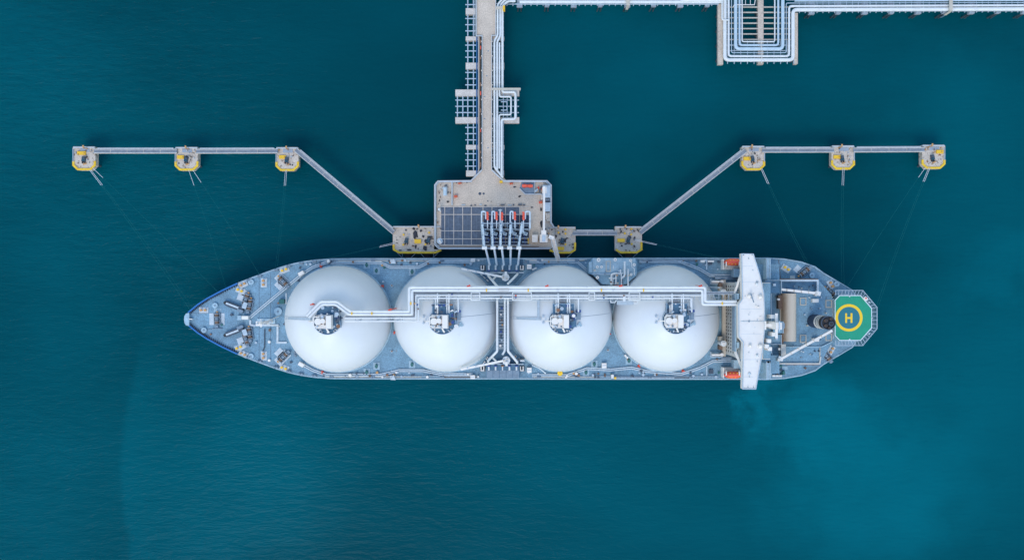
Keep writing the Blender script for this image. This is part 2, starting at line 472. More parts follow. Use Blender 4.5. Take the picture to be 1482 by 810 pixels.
# guard rails along the deck edge
for L_ in (up, lo):
    sgn = 1 if L_ is up else -1
    rail = MB(); pts = [(x, y + sgn * 1.0) for x, y in L_[5:22]]
    rail.ptube(pts, ZD + 1.15, .07, 4)
    for i in range(len(pts) - 1):
        (x0, y0), (x1, y1) = pts[i], pts[i + 1]
        m_ = max(1, int(abs(x1 - x0) / 8))
        for k in range(m_):
            t = k / m_; rail.pcyl(x0 + (x1 - x0) * t, y0 + (y1 - y0) * t, ZD, ZD + 1.15, .16, n=5)
    obj('guard_rail', rail, 'steel_light', ship)

# ---- tanks
TANKS = [(489.8, 461.2), (646.3, 460.8), (809.6, 460.5), (963.7, 460.3)]
EQ = 19.0; RX, RY, RZ = 21.1, 21.8, 21.5
tank_c = [P(x, y, EQ) for x, y in TANKS]
def dome_z(x, y):
    best = ZD
    for c in tank_c:
        q = 1 - ((x - c.x) / RX) ** 2 - ((y - c.y) / RY) ** 2
        if q > 0: best = max(best, EQ + RZ * math.sqrt(q))
    return best
covers = []
me = None
for i, c in enumerate(tank_c):
    if me is None:
        b = MB(); b.dome(0, 0, 0, RX, RY, RZ, 72, 22, skirt=EQ - ZD + .02)
        o = obj('tank_cover', b, 'tank', ship); me = o
        me_z = ZD - .02
        o.location = Vector((c.x, c.y, me_z)) - wloc(ship)
    else:
        o = me.copy(); col.objects.link(o); o.parent = ship
        o.location = Vector((c.x, c.y, me_z)) - wloc(ship)
    WL[o.name] = Vector((c.x, c.y, me_z))
    covers.append(o)
    if i in (0, 3): o.scale = (1.022, 1, 1)
    b = MB()                                         # skirt ring at the foot of each cover
    ring = [(c.x + (RX + .35) * math.cos(2 * math.pi * k / 48), c.y + (RY + .35) * math.sin(2 * math.pi * k / 48)) for k in range(48)]
    b.ribbon(ring, .5, ZD, ZD + .9, closed=True); obj('skirt_ring', b, 'deck_light', o)

# gear on the crown of each tank, modelled once round the crown
def crown_gear(o, c, i):
    z = EQ + RZ
    k = .2684
    def Q(x, y, zz=0): return (c.x + x * k, c.y - y * k, z + zz)
    def bx(m_, x0, y0, x1, y1, z0, z1): a, d = Q(x0, y0), Q(x1, y1); m_.box(a[0], d[1], z + z0, d[0], a[1], z + z1)
    m_ = MB(); m_.cyl(c.x, c.y, z - 1.3, z + .15, 19 * k, n=40); obj('crown_recess', m_, 'deck_dark', o)
    m_ = MB(); ring = [(c.x + 19.2 * k * math.cos(t * math.pi / 20), c.y + 19.2 * k * math.sin(t * math.pi / 20)) for t in range(40)]
    m_.ribbon(ring, .25, z - 1.2, z + .7, closed=True); obj('crown_rim', m_, 'steel_light', o)
    m_ = MB(); bx(m_, -14, -25, 16, -7, -.5, .9); bx(m_, 6, -8, 20, 9, .2, .8); obj('service_platform', m_, 'deck_dark', o)
    m_ = MB(); bx(m_, -15, -9.5, 9, 10.5, 1.2, 1.8); obj('valve_platform', m_, 'white', o)
    m_ = MB(); bx(m_, 1, -8.5, 8.3, 9.5, 1.8, 4.2); obj('valve_house', m_, 'white', o)
    for (x, y, r, h) in ((-4, -1, 3.0, 3.6), (-11, 0, 4.2, 2.9), (-4.5, -6.5, 1.6, 3.3), (-12, 7, 1.2, 3)):
        m_ = MB(); a = Q(x, y); m_.cyl(a[0], a[1], z + 1.8, z + h, r * k, n=12); m_.cyl(a[0], a[1], z + h, z + h + .25, r * k * 1.2, n=12); obj('relief_valve', m_, 'white' if r > 2 else 'steel_light', o)
    m_ = MB(); m_.tube(fil([Vector(Q(-9, -7, 3)), Vector(Q(-17, -7, 3)), Vector(Q(-17, 7, 3)), Vector(Q(-9, 7, 3))], .6), .22, 7); obj('vent_pipe', m_, 'white', o)
    m_ = MB(); m_.tube([Q(-17, 0, 3), Q(-24, 0, 2.2), Q(-24, 0, -.5)], .24, 7); obj('vent_pipe', m_, 'white', o)
    m_ = MB(); m_.tube([Q(0, 10, 2), Q(3, 16, 1)], .33, 7); obj('drain_pipe', m_, 'white', o)
    rnd = random.Random(40 + i)
    for j in range(26):
        x, y = rnd.uniform(-14, 20), rnd.uniform(-25, -9)
        if j > 14: x, y = rnd.uniform(9, 20), rnd.uniform(-9, 9)
        if (x * x + y * y) > 27 * 27: continue
        m_ = MB(); a = Q(x, y); w, d, h = rnd.uniform(.4, 1.4), rnd.uniform(.3, 1.0), rnd.uniform(.8, 2.4)
        kind = rnd.random()
        if kind < .5: m_.obox(a[0], a[1], z, z + h, w, d, rnd.choice((0, 0, .5)))
        else: m_.cyl(a[0], a[1], z, z + h, w * .45, n=9); m_.cyl(a[0], a[1], z + h, z + h + .12, w * .6, n=9)
        obj('valve', m_, rnd.choice(('steel_dark', 'steel_light', 'white', 'blue_valve', 'steel', 'rust', 'steel_light', 'steel_dark')), o)
    for j in range(12):
        a = Q(rnd.uniform(-14, -1), rnd.uniform(-8, 9)); m_ = MB(); h = rnd.uniform(2.0, 2.9); w = rnd.uniform(.3, .8)
        m_.obox(a[0], a[1], z + 1.8, z + h, w, rnd.uniform(.3, .8), rnd.choice((0, .4))); obj('instrument_box', m_, rnd.choice(('steel', 'steel_light', 'tan', 'steel_dark', 'brown', 'steel_light')), o)
    for j in range(10):
        an = rnd.uniform(math.pi * .95, math.pi * 2.2); a = (c.x + 4.2 * math.cos(an), c.y + 4.2 * math.sin(an)); m_ = MB()
        m_.obox(a[0], a[1], z, z + rnd.uniform(.4, 1.2), rnd.uniform(.3, .9), rnd.uniform(.3, .7), an); obj('instrument_box', m_, rnd.choice(('steel_light', 'white', 'steel_dark', 'steel')), o)
    if i:
        m_ = MB(); m_.tube([(c.x + t_ * RX, c.y + 1.0 + t_ * 1.6, dome_z(c.x + t_ * RX, c.y + 1.0 + t_ * 1.6) + .06) for t_ in [.3 + .068 * q_ for q_ in range(11)]], .05, 4); obj('earthing_cable', m_, 'steel', o)
    for (x, y) in ((-7, 15.5), (-10, 13), (9, 14), (11.5, 11.5)):
        m_ = MB(); m_.tube([Q(x, y, .3), Q(x * 1.25, y * 1.12, .5)], .2, 6); obj('stub_pipe', m_, 'white', o)
    m_ = MB()
    for (x0, y0, x1, y1) in ((-14, -25, 16, -25), (16, -25, 20, 9), (-14, -25, -14, -9), (-15, 10.5, 9, 10.5)):
        m_.beam(Q(x0, y0, 1.9), Q(x1, y1, 1.9), .12, .12)
    obj('hand_rail', m_, 'steel_light', o)
    # side pots with their own drips
    if i in (1, 2, 3):
        for (x, y) in ((-27, 3), (-27, -6)):
            a = Q(x, y); zz = dome_z(a[0], a[1]); m_ = MB(); m_.cyl(a[0], a[1], zz - .3, zz + .9, 1.6 * k, n=10); obj('vent_cap', m_, 'steel_light', o)
        a = Q(23, 0); m_ = MB(); zz = dome_z(a[0], a[1])
        m_.obox(a[0], a[1] + 2.0, zz - .5, zz + 1.6, 1.5, 3.2); obj('gas_riser_base', m_, 'steel', o)
        m_ = MB(); m_.obox(a[0], a[1] + 3.8, zz, zz + 2.1, 1.7, .9); obj('blue_valve', m_, 'blue_valve', o)
        m_ = MB()
        for g in range(5): a = Q(22 + rnd.uniform(0, 6), 4 + rnd.uniform(-2, 4)); zz = dome_z(a[0], a[1]); m_.obox(a[0], a[1], zz - .2, zz + .6, .8, .8, .6)
        obj('valve_cluster', m_, 'deck_light', o)
for i, c in enumerate(tank_c): crown_gear(covers[i], c, i)

# ---- cargo pipe trunk over the tanks
ZT = 42.4
A = [(1066, 436.2), (1020.6, 436.2), (1020.6, 415.7), (592.3, 415.7), (592.3, 450.6), (507.5, 450.6), (488, 436.3), (464, 436.3), (443.5, 457)]
B = [(1066, 440.4), (1016.6, 440.4), (1016.6, 419.9), (596.5, 419.9), (596.5, 454.8), (505.5, 454.8), (486, 440.4), (466, 440.4), (447, 459.5)]
b = MB(); b.ptube(A, ZT, .60, 12, .9); obj('cargo_main', b, 'pipe_white', ship)
b = MB(); b.ptube(B, ZT, .56, 12, .9); obj('cargo_main', b, 'pipe_white', ship)
T1 = [(1000, 444), (1000, 431.2), (605.6, 431.2), (605.6, 464.4), (499, 464.4)]
T2 = [(1022, 427.2), (601.8, 427.2), (601.8, 460), (499, 460)]
T3 = [(1040, 433.8), (606, 433.8)]
b = MB(); b.ptube(T1, ZT - .5, .33, 8, .6); obj('spray_pipe', b, 'pipe_white', ship)
b = MB(); b.ptube(T2, ZT - .5, .33, 8, .6); obj('vapour_pipe', b, 'pipe_white', ship)
b = MB(); b.ptube([(610, 434.6), (1000, 434.6)], ZT - 1, .12, 6); obj('air_line', b, 'steel_light', ship)
b = MB(); b.pbox(598, 422.3, 1062, 425.3, ZT - 1.1, ZT - .9); obj('walkway', b, 'grating', ship)
b = MB(); b.pbox(598, 456.8, 601, 425.4, ZT - 1.1, ZT - .9); obj('walkway', b, 'grating', ship)
b = MB(); b.pbox(500, 456.9, 600, 458.4, ZT - 1.1, ZT - .9); obj('walkway', b, 'grating', ship)
for x in range(606, 1060, 7):                        # the ladder-like bearers under the pipes
    b = MB(); b.pbox(x, 422, x + .7, 434.8, ZT - 1.5, ZT - 1.15); obj('pipe_bearer', b, 'steel_light', ship)
b = MB(); b.ptube([(600, 422.2), (1064, 422.2)], ZT + .2, .09, 5); b.ptube([(600, 425.6), (1064, 425.6)], ZT + .2, .07, 5); obj('hand_rail', b, 'steel_light', ship)
for x in (514, 538, 562, 582):
    b = MB(); b.pbox(x, 449, x + .7, 466, ZT - 1.5, ZT - 1.15); obj('pipe_bearer', b, 'steel_light', ship)
for x in (520, 545, 575, 612, 640, 672, 700, 728, 756, 784, 812, 842, 872, 902, 930, 958, 990, 1040):
    b = MB()
    for y in ((416, 431) if x > 600 else (451, 463)):
        q = P(x, y, ZT - 1.2); z0 = dome_z(q.x, q.y) - .3
        b.beam((q.x, q.y, z0), (q.x, q.y, ZT - .6), .35, .35)
    obj('trunk_support', b, 'steel_light', ship)
for (x0, x1) in ((682, 694.5), (742, 769), (852.5, 860.5), (910.5, 926)):   # expansion frames beside the trunk
    b = MB(); b.ptube([(x0, 423), (x1, 423), (x1, 434.2), (x0, 434.2), (x0, 423)], ZT + .1, .2, 6); obj('pipe_loop', b, 'pipe_white', ship)
for x, y in ((704, 420), (764.5, 420), (870.5, 420), (931.5, 420), (509, 453.5), (538, 453.5), (1045.5, 439), (594.5, 439)):
    b = MB(); b.pobox(x, y, 1.7, 4.2, ZT + .3, ZT + .78); obj('trunk_marker', b, 'yellow', ship)
for x, y in ((678.5, 414.2), (564.5, 448.6), (792, 414.2), (899, 414.2), (1014.5, 414.2), (451.5, 441)):
    z0 = dome_z(P(x, y, ZT).x, P(x, y, ZT).y)
    b = MB(); b.pcyl(x, y - .5, min(z0, ZT - 1), ZT + .3, .9, n=8); b.pobox(x - .8, y - .6, 4.2, 1.6, ZT + .3, ZT + 1.2, -15); b.pobox(x + 1, y - 1.2, 1.6, 2.4, ZT + .3, ZT + 1.4); obj('fire_monitor', b, 'red', ship)
for x, y, m_ in ((746.5, 427.5, 'red'), (746.5, 430.5, 'blue_valve'), (725, 430.2, 'brown'), (874, 427, 'brown'), (874, 431, 'blue_pipe'), (903, 427.5, 'rust'), (945, 430, 'blue_valve'), (600, 439, 'orange'), (605, 447, 'brown'), (604, 441, 'blue_valve'), (654, 426, 'blue_valve')):
    b = MB(); b.pcyl(x, y, ZT - .8, ZT + .3, 1.2, n=9); obj('valve', b, m_, ship)
b = MB(); b.pribbon([(722, 417.6), (736, 417.6), (736, 421), (722, 421)], .12, ZT + .45, ZT + .62, True); obj('trunk_plate', b, 'tan', ship)
# risers from the trunk to each crown
for i, c in enumerate(tank_c):
    if i == 0: continue
    for dx, y0, y1, r, m_ in ((-9.5, 431, 452, .2, 'pipe_white'), (-6.5, 424, 453, .3, 'pipe_white'), (7, 427, 453, .22, 'pipe_white'), (10, 425, 452, .28, 'pipe_white')):
        x = 741 + c.x / S(ZT)
        b = MB(); b.ptube([(x + dx, y0), (x + dx, y1), (x + dx, y1 + .4, ZT - 2.4)], ZT - .5, r, 7); obj('riser_pipe', b, m_, ship)
    x = 741 + c.x / S(41)
    b = MB(); b.pbox(x - 3, 424, x + 4, 453, ZT - 2.0, ZT - 1.6); obj('walkway', b, 'grating', ship)
    xx = x + 23
    b = MB(); b.ptube([(xx, 431), (xx, 450), (xx, 452, 40)], ZT - .5, .33, 8, .5); obj('vapour_riser', b, 'pipe_white', ship)
# catwalks climbing the covers
def climb(y, x0, x1, w=.9, name='dome_walkway'):
    b = MB(); pts = []
    for k in range(13):
        x = x0 + (x1 - x0) * k / 12
        yy = P(0, y, 38).y
        pts.append(Vector((x, yy, dome_z(x, yy) + .45)))
    for p, q in zip(pts[:-1], pts[1:]): b.beam(p, q, w, .15)
    o = obj(name, b, 'steel_light', ship)
    r = MB()
    for s in (-.5, .5): r.tube([p + Vector((0, s * w, .7)) for p in pts], .07, 4)
    obj('hand_rail', r, 'steel_light', o)
climb(461, tank_c[0].x - RX * .995, tank_c[0].x - 6.5)
climb(461, tank_c[2].x - RX * .97, tank_c[2].x - 8.2)
b = MB(); b.pbox(778, 434, 780.6, 461, ZT - 3.2, ZT - 3.0); obj('walkway', b, 'steel_light', ship)
b = MB(); b.ptube([(777.6, 434), (777.6, 461)], ZT - 2.2, .07, 4); b.ptube([(781, 434), (781, 461)], ZT - 2.2, .07, 4); obj('hand_rail', b, 'steel_light', ship)

# ---- cross-over manifold between the middle tanks
b = MB(); b.pbox(722.3, 434, 728.8, 506, 24, 27); obj('manifold_walkway', b, 'steel', ship)
for k in range(17):
    b = MB(); y = 437 + k * 4.1; b.pbox(720.5, y, 737, y + .7, 28.0, 28.4); obj('pipe_bearer', b, 'steel_light', ship)
for x, y, w, m_ in ((726, 446, 3, 'blue_valve'), (725, 455, 2.2, 'white'), (727, 470, 2, 'orange'), (725, 480, 3, 'blue_valve'), (726, 492, 2.4, 'steel_light'), (724, 500, 3, 'white'), (726, 463, 2, 'brown'), (725, 487, 2, 'steel_dark')):
    b = MB(); b.pcyl(x, y, 27, 29, w * .6, n=9); obj('valve', b, m_, ship)
for pts, r in (([(719.6, 432, 36), (719.6, 437, 30), (719.6, 508), (706.5, 521.5, 27), (706.5, 523, 21)], .5), ([(730.6, 432, 36), (730.6, 437, 30), (730.6, 507), (727, 513)], .42),
               ([(735.2, 432, 36), (735.2, 437, 30), (735.2, 508), (748.5, 523.5, 27), (748.5, 525, 21)], .5), ([(711.5, 516.2, 28.4), (717.5, 521.5, 26), (717.5, 523, 21)], .42)):
    b = MB(); b.ptube(pts, 30, r, 10, .6); obj('crossover_pipe', b, 'pipe_white', ship)
for pts, r in (([(720, 414.5, 34), (707, 399.5, 27), (706, 398, 21)], .45), ([(712.5, 405.5, 29.5), (717.5, 400, 27), (717.8, 398, 21)], .4), ([(735, 410.5, 32), (748, 397.5, 27), (749, 396, 21)], .45)):
    b = MB(); b.ptube(pts, 30, r, 10, .5); obj('crossover_pipe', b, 'pipe_white', ship)
ZM = 20.0
b = MB(); b.pbox(703.5, 374.5, 752, 396, ZD, ZM); obj('manifold_deck', b, 'deck_dark', ship)
b = MB(); b.pbox(703.5, 526, 752, 547, ZD, ZM); mdk = obj('manifold_deck', b, 'deck_dark', ship)
for k in range(5):
    x0 = 704.2 + k * 9.55
    b = MB(); b.pbox(x0, 535.5, x0 + 8.9, 546.6, ZM, ZM + .12); obj('grating_panel', b, 'steel', mdk)
b = MB(); b.pprism([(752, 374.3), (757, 374.3), (757, 397), (745, 411), (712, 411), (698, 397), (696, 388), (703, 388), (703, 396.5), (752, 396.5)], ZD, ZD + .12); obj('deck_plating', b, 'deck_dark', ship)
b = MB(); b.pprism([(752, 526.5), (760, 526), (742, 506), (714, 506), (694, 530), (694, 534), (703, 534), (703, 525.5), (752, 525.5)], ZD, ZD + .12); obj('deck_plating', b, 'deck_dark', ship)
for x in (707.5, 717.3, 727.3, 737.3, 747.5):
    for (y0, y1, yb) in ((530, 535.5, 529.5), (391, 383.5, 391.5)):
        red = abs(x - 727.3) < 1
        b = MB(); b.ptube([(x, y0), (x, y1)], ZM + 1.1, .38 if not red else .28, 8); o = obj('manifold_flange', b, 'pipe_white', ship)
        b = MB(); b.pobox(x, yb, 4.4, 1.8, ZM + .2, ZM + 1.7); obj('valve', b, 'rust' if red else 'blue_valve', o)
for (x0, x1, y) in ((699, 758, 394.3), (699, 758, 526.6)):
    b = MB(); b.ptube([(x0, y), (x1, y)], ZM + .9, .2, 6); obj('drip_rail', b, 'steel_light', ship)
for y in (387, 533):
    for x in (698.5, 755.5):
        b = MB(); b.pribbon([(x - 2.2, y - 3), (x - 2.2, y + 3), (x + 1.6, y + 3), (x + 1.6, y - 3)], .4, ZD, ZD + 2.2); o = obj('manifold_bench', b, 'white', ship)
        b = MB(); b.pbox(x - 4, y - 3.5, x + 3.5, y + 4, ZD + .1, ZD + .3); obj('drip_tray', b, 'steel_dark', o)
def hose_crane(px, py, tip, name='hose_crane'):
    b = MB(); b.pcyl(px, py, ZD, 29, 3.6, n=14); o = obj(name, b, 'white_dirty', ship)
    b = MB(); b.pcyl(px, py, 29, 30.2, 6.0, n=8); obj('crane_house', b, 'white_dirty', o)
    b = MB(); d = 1 if py > 461 else -1
    b.pbox(px - 1.2, py + d * 2, px + 2.2, py + d * 8, 30.2, 31.6); obj('winch_box', b, 'white', o)
    b = MB(); b.pbeam((px - 4, py + d * .3, 30.8), (tip[0], tip[1], 28.5), .8, .8); obj('boom', b, 'white', o)
    for t in (.25, .45, .65, .85):
        b = MB(); b.pobox(px - 4 + (tip[0] - px + 4) * t, py + (tip[1] - py) * t - .5, 1.4, 2.4, 29.5, 30.6, 10 * d); obj('boom_clamp', b, 'steel_light', o)
    b = MB(); b.pobox(px - 3, py, 2, 2.6, 30.2, 31, 20); b.pobox(px + 2, py - d * 2, 2.5, 1.6, 30.2, 30.8); obj('hydraulic_motor', b, 'tan', o)
hose_crane(732.5, 521.5, (667, 534.5)); hose_crane(731.5, 401, (668, 388.8))
b = MB(); b.pbox(753, 521, 759, 522.8, ZD, 24.5); obj('crane_rest', b, 'white_dirty', ship)
for k in range(9):                                   # hose sections lying along the cover foot
    t = k / 9
    for (xa, ya, xb, yb) in ((696, 532, 708, 513), (696, 397, 709, 409)):
        if k % 3 == 2: continue
        b = MB(); b.pobox(xa + (xb - xa) * t, ya + (yb - ya) * t, 1.9, 1.5, ZD + .2, ZD + 1.2, 45); obj('hose_end', b, 'white', ship)

# ---- cargo machinery house on the port side of the last tank
ZH = 24.0
roof = [(851.5, 384), (857.5, 373.2), (920, 373.2), (922.5, 381), (921, 399), (906, 411), (871, 411), (858, 397.5), (851.5, 396)]
b = MB(); b.pprism(roof, ZD, ZH); mh = obj('machinery_house', b, 'deck', ship)
b = MB(); b.pprism([(857.8, 373.6), (919.6, 373.6), (919.6, 396.4), (857.8, 396.4)], ZH, ZH + .1); obj('roof_sheet', b, 'deck_light', mh)
for x, y, r in ((866.5, 376, 2.9), (890.6, 375.6, 2.6), (912.9, 376.7, 2.3), (864.6, 386, 2.2), (870.8, 386, 2.1), (864.8, 401.4, 2.5), (913.5, 397, 2.1), (918, 383, 2.4)):
    b = MB(); b.pcyl(x, y, ZH, ZH + 1.1, r * .6, n=12); b.pcyl(x, y, ZH + 1.1, ZH + 1.6, r, r * .8, n=16); v = obj('roof_vent', b, 'white', mh)
    b = MB(); b.pcyl(x, y, ZH + 1.6, ZH + 1.75, r * .3, n=8); obj('vent_nut', b, 'steel', v)
b = MB(); b.pribbon([(877.4, 378), (883.4, 378), (883.4, 392.5), (877.4, 392.5)], .3, ZH + .1, ZH + .5, True); obj('hatch_coaming', b, 'tan', mh)
b = MB(); b.pbox(852.5, 379, 857, 394, ZH - 2, ZH + .6); obj('side_locker', b, 'deck_light', mh)
b = MB(); b.pribbon([(856.5, 396.8), (884, 396.8), (900, 397.5)], .25, ZH, ZH + .9); obj('roof_edge_rail', b, 'steel_light', mh)
for pts, r, z in (([(904, 378), (904, 399), (899, 402.5)], .42, ZH + 1.4), ([(909, 389), (909, 413)], .3, ZH + 1.4), ([(881, 402.5), (893, 402.5)], .18, ZH + 1.3), ([(884.5, 412), (884.5, 397), (889, 395.5), (901, 395.5)], .28, ZH + 1.2),
                  ([(891.5, 411), (891.5, 398)], .22, ZH + 1.5), ([(898, 390), (898, 395)], .35, ZH + 1.2), ([(899, 396), (899.5, 414)], .2, ZH + 1.7), ([(888, 384), (888, 389)], .15, ZH + .9), ([(887, 396), (887, 411)], .15, ZH + 1.0), ([(914, 378), (914, 386), (918, 388), (918, 398)], .16, ZH + 1)):
    b = MB(); b.ptube(pts, z, r, 8, .5); obj('house_pipe', b, 'pipe_white', mh)
for x, y, m_ in ((893, 398.5, 'orange'), (899.5, 405.5, 'rust'), (905, 398.6, 'rust'), (910, 398.6, 'tan'), (894, 409.5, 'tan'), (884.5, 408, 'brown'), (889, 409, 'steel_dark'), (896, 392, 'steel_light'), (901, 409, 'steel_dark'), (888, 403, 'steel_light'), (876, 396, 'steel'), (861, 391, 'tan')):
    b = MB(); b.pcyl(x, y, ZH, ZH + 1.7, 1.25, n=8); obj('valve', b, m_, mh)
b = MB(); b.pcyl(903.5, 432.8, 36, ZT - .4, 2.3, n=10); b.pbox(902, 429, 905.4, 436, ZT - 2.5, ZT); obj('compressor_riser', b, 'pipe_white', ship)
b = MB(); b.pbox(893, 435.5, 917, 441, ZT - 4, ZT - 3.4); obj('crossing_platform', b, 'steel_light', ship)
b = MB(); b.pribbon([(917, 434), (923, 434), (923, 439), (917, 439)], .3, ZT - 2, ZT - 1.4); obj('pipe_loop', b, 'pipe_white', ship)
b = MB(); b.pribbon([(884, 432), (884, 437.5), (890, 437.5), (894, 432)], .35, ZT - 2, ZT - 1.4); obj('pipe_loop', b, 'pipe_white', ship)

# ---- deck fittings, each kind modelled once
def make_winch():
    b = MB(); b.box(-3.0, -1.7, 0, 3.0, -1.3, 1.0); b.box(-3.0, 1.3, 0, 3.0, 1.7, 1.0)
    for x in (-2.8, -.9, .9, 2.8): b.box(x - .15, -1.7, 0, x + .15, 1.7, 1.2)
    w = lobj('mooring_winch', b, 'steel')
    for x, m_ in ((-1.85, 'brown'), (0, 'steel'), (1.85, 'brown')):
        d = MB(); d.tube([(x - .75, 0, 1.3), (x + .75, 0, 1.3)], .95, 12); lobj('rope_drum', d, m_, w)
        for e in (-.8, .8):
            f = MB(); f.tube([(x + e - .08, 0, 1.3), (x + e + .08, 0, 1.3)], 1.25, 12); lobj('drum_flange', f, 'steel_light' if x else 'black', w)
    g = MB(); g.box(3.1, -1.0, .1, 4.4, .6, 1.8); lobj('gear_case', g, 'steel', w)
    g = MB(); g.tube([(-3.9, .2, 1.0), (-3.1, .2, 1.0)], .55, 10); lobj('warping_head', g, 'orange', w)
    return w
def make_bitts(m_='orange'):
    b = MB(); b.box(-1.9, -1.2, 0, 1.9, 1.2, .18); w = lobj('bollard_pad', b, 'pad')
    for x in (-.85, .85):
        d = MB(); d.cyl(x, 0, .18, 1.25, .42, n=12); d.cyl(x, 0, 1.25, 1.4, .52, n=12); lobj('bollard', d, m_, w)
    return w
def make_roller():
    b = MB(); b.box(-.9, -.45, 0, .9, .45, .5); b.cyl(-.45, 0, .5, .95, .3, n=9); b.cyl(.45, 0, .5, .95, .3, n=9); return lobj('roller_fairlead', b, 'steel')
def make_vent():
    b = MB(); b.cyl(0, 0, 0, .9, .3, n=10); b.cyl(0, 0, .9, 1.25, .62, .45, n=12); return lobj('deck_vent', b, 'white')
def make_drum_hatch():
    b = MB(); b.cyl(0, 0, 0, .7, 1.0, n=18); b.cyl(0, 0, .7, .85, 1.15, n=18); w = lobj('round_hatch', b, 'deck_light')
    d = MB(); d.cyl(0, 0, .85, .95, .35, n=10); lobj('hatch_wheel', d, 'steel', w); return w
def make_square_hatch():
    b = MB(); b.box(-1.3, -1.5, 0, 1.3, 1.5, .25); w = lobj('tank_hatch', b, 'deck_light')
    d = MB(); d.cyl(0, 0, .25, 1.1, .62, n=10); d.box(-.3, -.9, .25, .3, .9, .8); lobj('hatch_gear', d, 'green_box', w); return w
def make_locker():
    b = MB(); b.box(-1.0, -.6, 0, 1.0, .6, 1.3); b.box(-1.06, -.66, 1.3, 1.06, .66, 1.38); return lobj('deck_locker', b, 'white')
def make_valve(m_, nm='deck_valve'):
    b = MB(); b.cyl(0, 0, 0, .7, .22, n=8); b.cyl(0, 0, .7, .82, .45, n=10); b.box(-.5, -.18, .1, .5, .18, .45); return lobj(nm, b, m_)
def make_hydrant():
    b = MB(); b.cyl(0, 0, 0, 1.3, .25, n=8); b.box(-.7, -.2, 1.0, .7, .2, 1.4); b.box(-.3, -.6, .1, .3, .6, .5); return lobj('fire_hydrant', b, 'red')
WINCH, BITTS, BITTS2 = make_winch(), make_bitts(), make_bitts('yellow')
ROLLER, VENT, RHATCH, SHATCH, LOCKER, HYD = make_roller(), make_vent(), make_drum_hatch(), make_square_hatch(), make_locker(), make_hydrant()
VALVES = [make_valve(m_) for m_ in ('rust', 'steel_dark', 'orange', 'steel_light', 'brown', 'green_box')]
def put(t, x, y, rot=0, z=ZD):
    o = place(t, P(x, y, z), -R(rot), ship)
    if t is WINCH: o.scale = (.82, .8, .8)
    return o
def pad(x, y, lx, ly, rot=0, m_='pad', z=ZD, h=.14, name='equipment_pad'):
    b = MB(); b.pobox(x, y, lx, ly, z, z + h, rot); return obj(name, b, m_, ship)

# forecastle
put(BITTS, 295, 448.5); put(BITTS2, 348, 420, 22); put(BITTS2, 346.5, 502.5, -22)
put(BITTS, 382, 409, 90); put(BITTS, 382, 514.5, 90); put(BITTS2, 412, 390.5, -22); put(BITTS2, 411.5, 532, 20)
put(BITTS, 352, 411.5, -25, ZD + .02); put(BITTS, 352.5, 511.8, 25, ZD + .02)
pad(314, 461.5, 22, 17); put(WINCH, 315, 461.3, 88, ZD + .14)
for s in (1, -1):
    y = lambda v: 461.5 + s * (v - 461.5)
    pad(349, y(430), 11, 10, 20 * s); pad(354, y(424), 7, 8, 20 * s)
    # anchor windlass with its chain run
    b = MB(); b.pbeam((327, y(438.5), ZD + .9), (352, y(448), ZD + .9), 1.9, 1.4); w = obj('anchor_windlass', b, 'steel_dark', ship)
    b = MB(); b.pbeam((327, y(438.5), ZD + 1.75), (345, y(445.3), ZD + 1.75), .7, .3); obj('anchor_chain', b, 'pad', w)
    b = MB(); b.pcyl(325.5, y(438), ZD, ZD + 1.6, 2.3, n=12); obj('chain_pipe', b, 'black', w)
    b = MB(); b.pobox(354, y(442), 6, 9, ZD, ZD + 2.4, 20 * s); obj('windlass_gear', b, 'steel_light', w)
    b = MB(); b.pobox(347, y(449.5), 9, 4, ZD, ZD + 2, 20 * s); obj('windlass_brake', b, 'steel', w)
    put(WINCH, 357, y(433), 108 * s if s > 0 else 72, ZD + .02); put(WINCH, 362, y(441), 100 if s > 0 else 80, ZD + .03)
    pad(409, y(405.5), 22, 13, 45 * s); pad(404, y(413), 12, 9, 45 * s); put(WINCH, 410.5, y(407), 45 * s, ZD + .16)
    b = MB(); b.pobox(435.5, y(395.6), 8, 5, ZD, ZD + 2.3, -30 * s); obj('deck_locker', b, 'white', ship)
    put(RHATCH, 364, y(408)); put(RHATCH, 312 if s > 0 else 296, y(442) if s > 0 else 477.5)
for x, y, r in ((403, 450.5, 1.45), (458, 396, .5)):
    o = put(RHATCH, x, y); o.scale = (r, r, 1)
b = MB(); b.pbox(349.5, 457.2, 359, 462.2, ZD, ZD + 2.6); o = obj('forecastle_hut', b, 'white', ship)
b = MB(); b.pbox(343.5, 456.5, 349, 463, ZD, ZD + 1.2); obj('hut_step', b, 'deck_light', o)
b = MB(); b.pbox(309.5, 446.5, 320.5, 452.5, ZD, ZD + .12); obj('equipment_pad', b, 'deck_light', ship)
b = MB(); b.pbox(307, 474.8, 321.5, 476, ZD, ZD + .5); obj('deck_pipe', b, 'steel', ship)
b = MB(); b.pbox(404, 433, 411, 439.5, ZD, ZD + 1.8); obj('hydraulic_unit', b, 'green_box', ship)
b = MB(); b.pcyl(402.5, 438.5, ZD, ZD + 1.9, 1.3, n=9); obj('hydraulic_pump', b, 'rust', ship)
b = MB(); b.pbox(372, 461, 398, 468.5, ZD, ZD + .5); obj('mast_base', b, 'deck_light', ship)
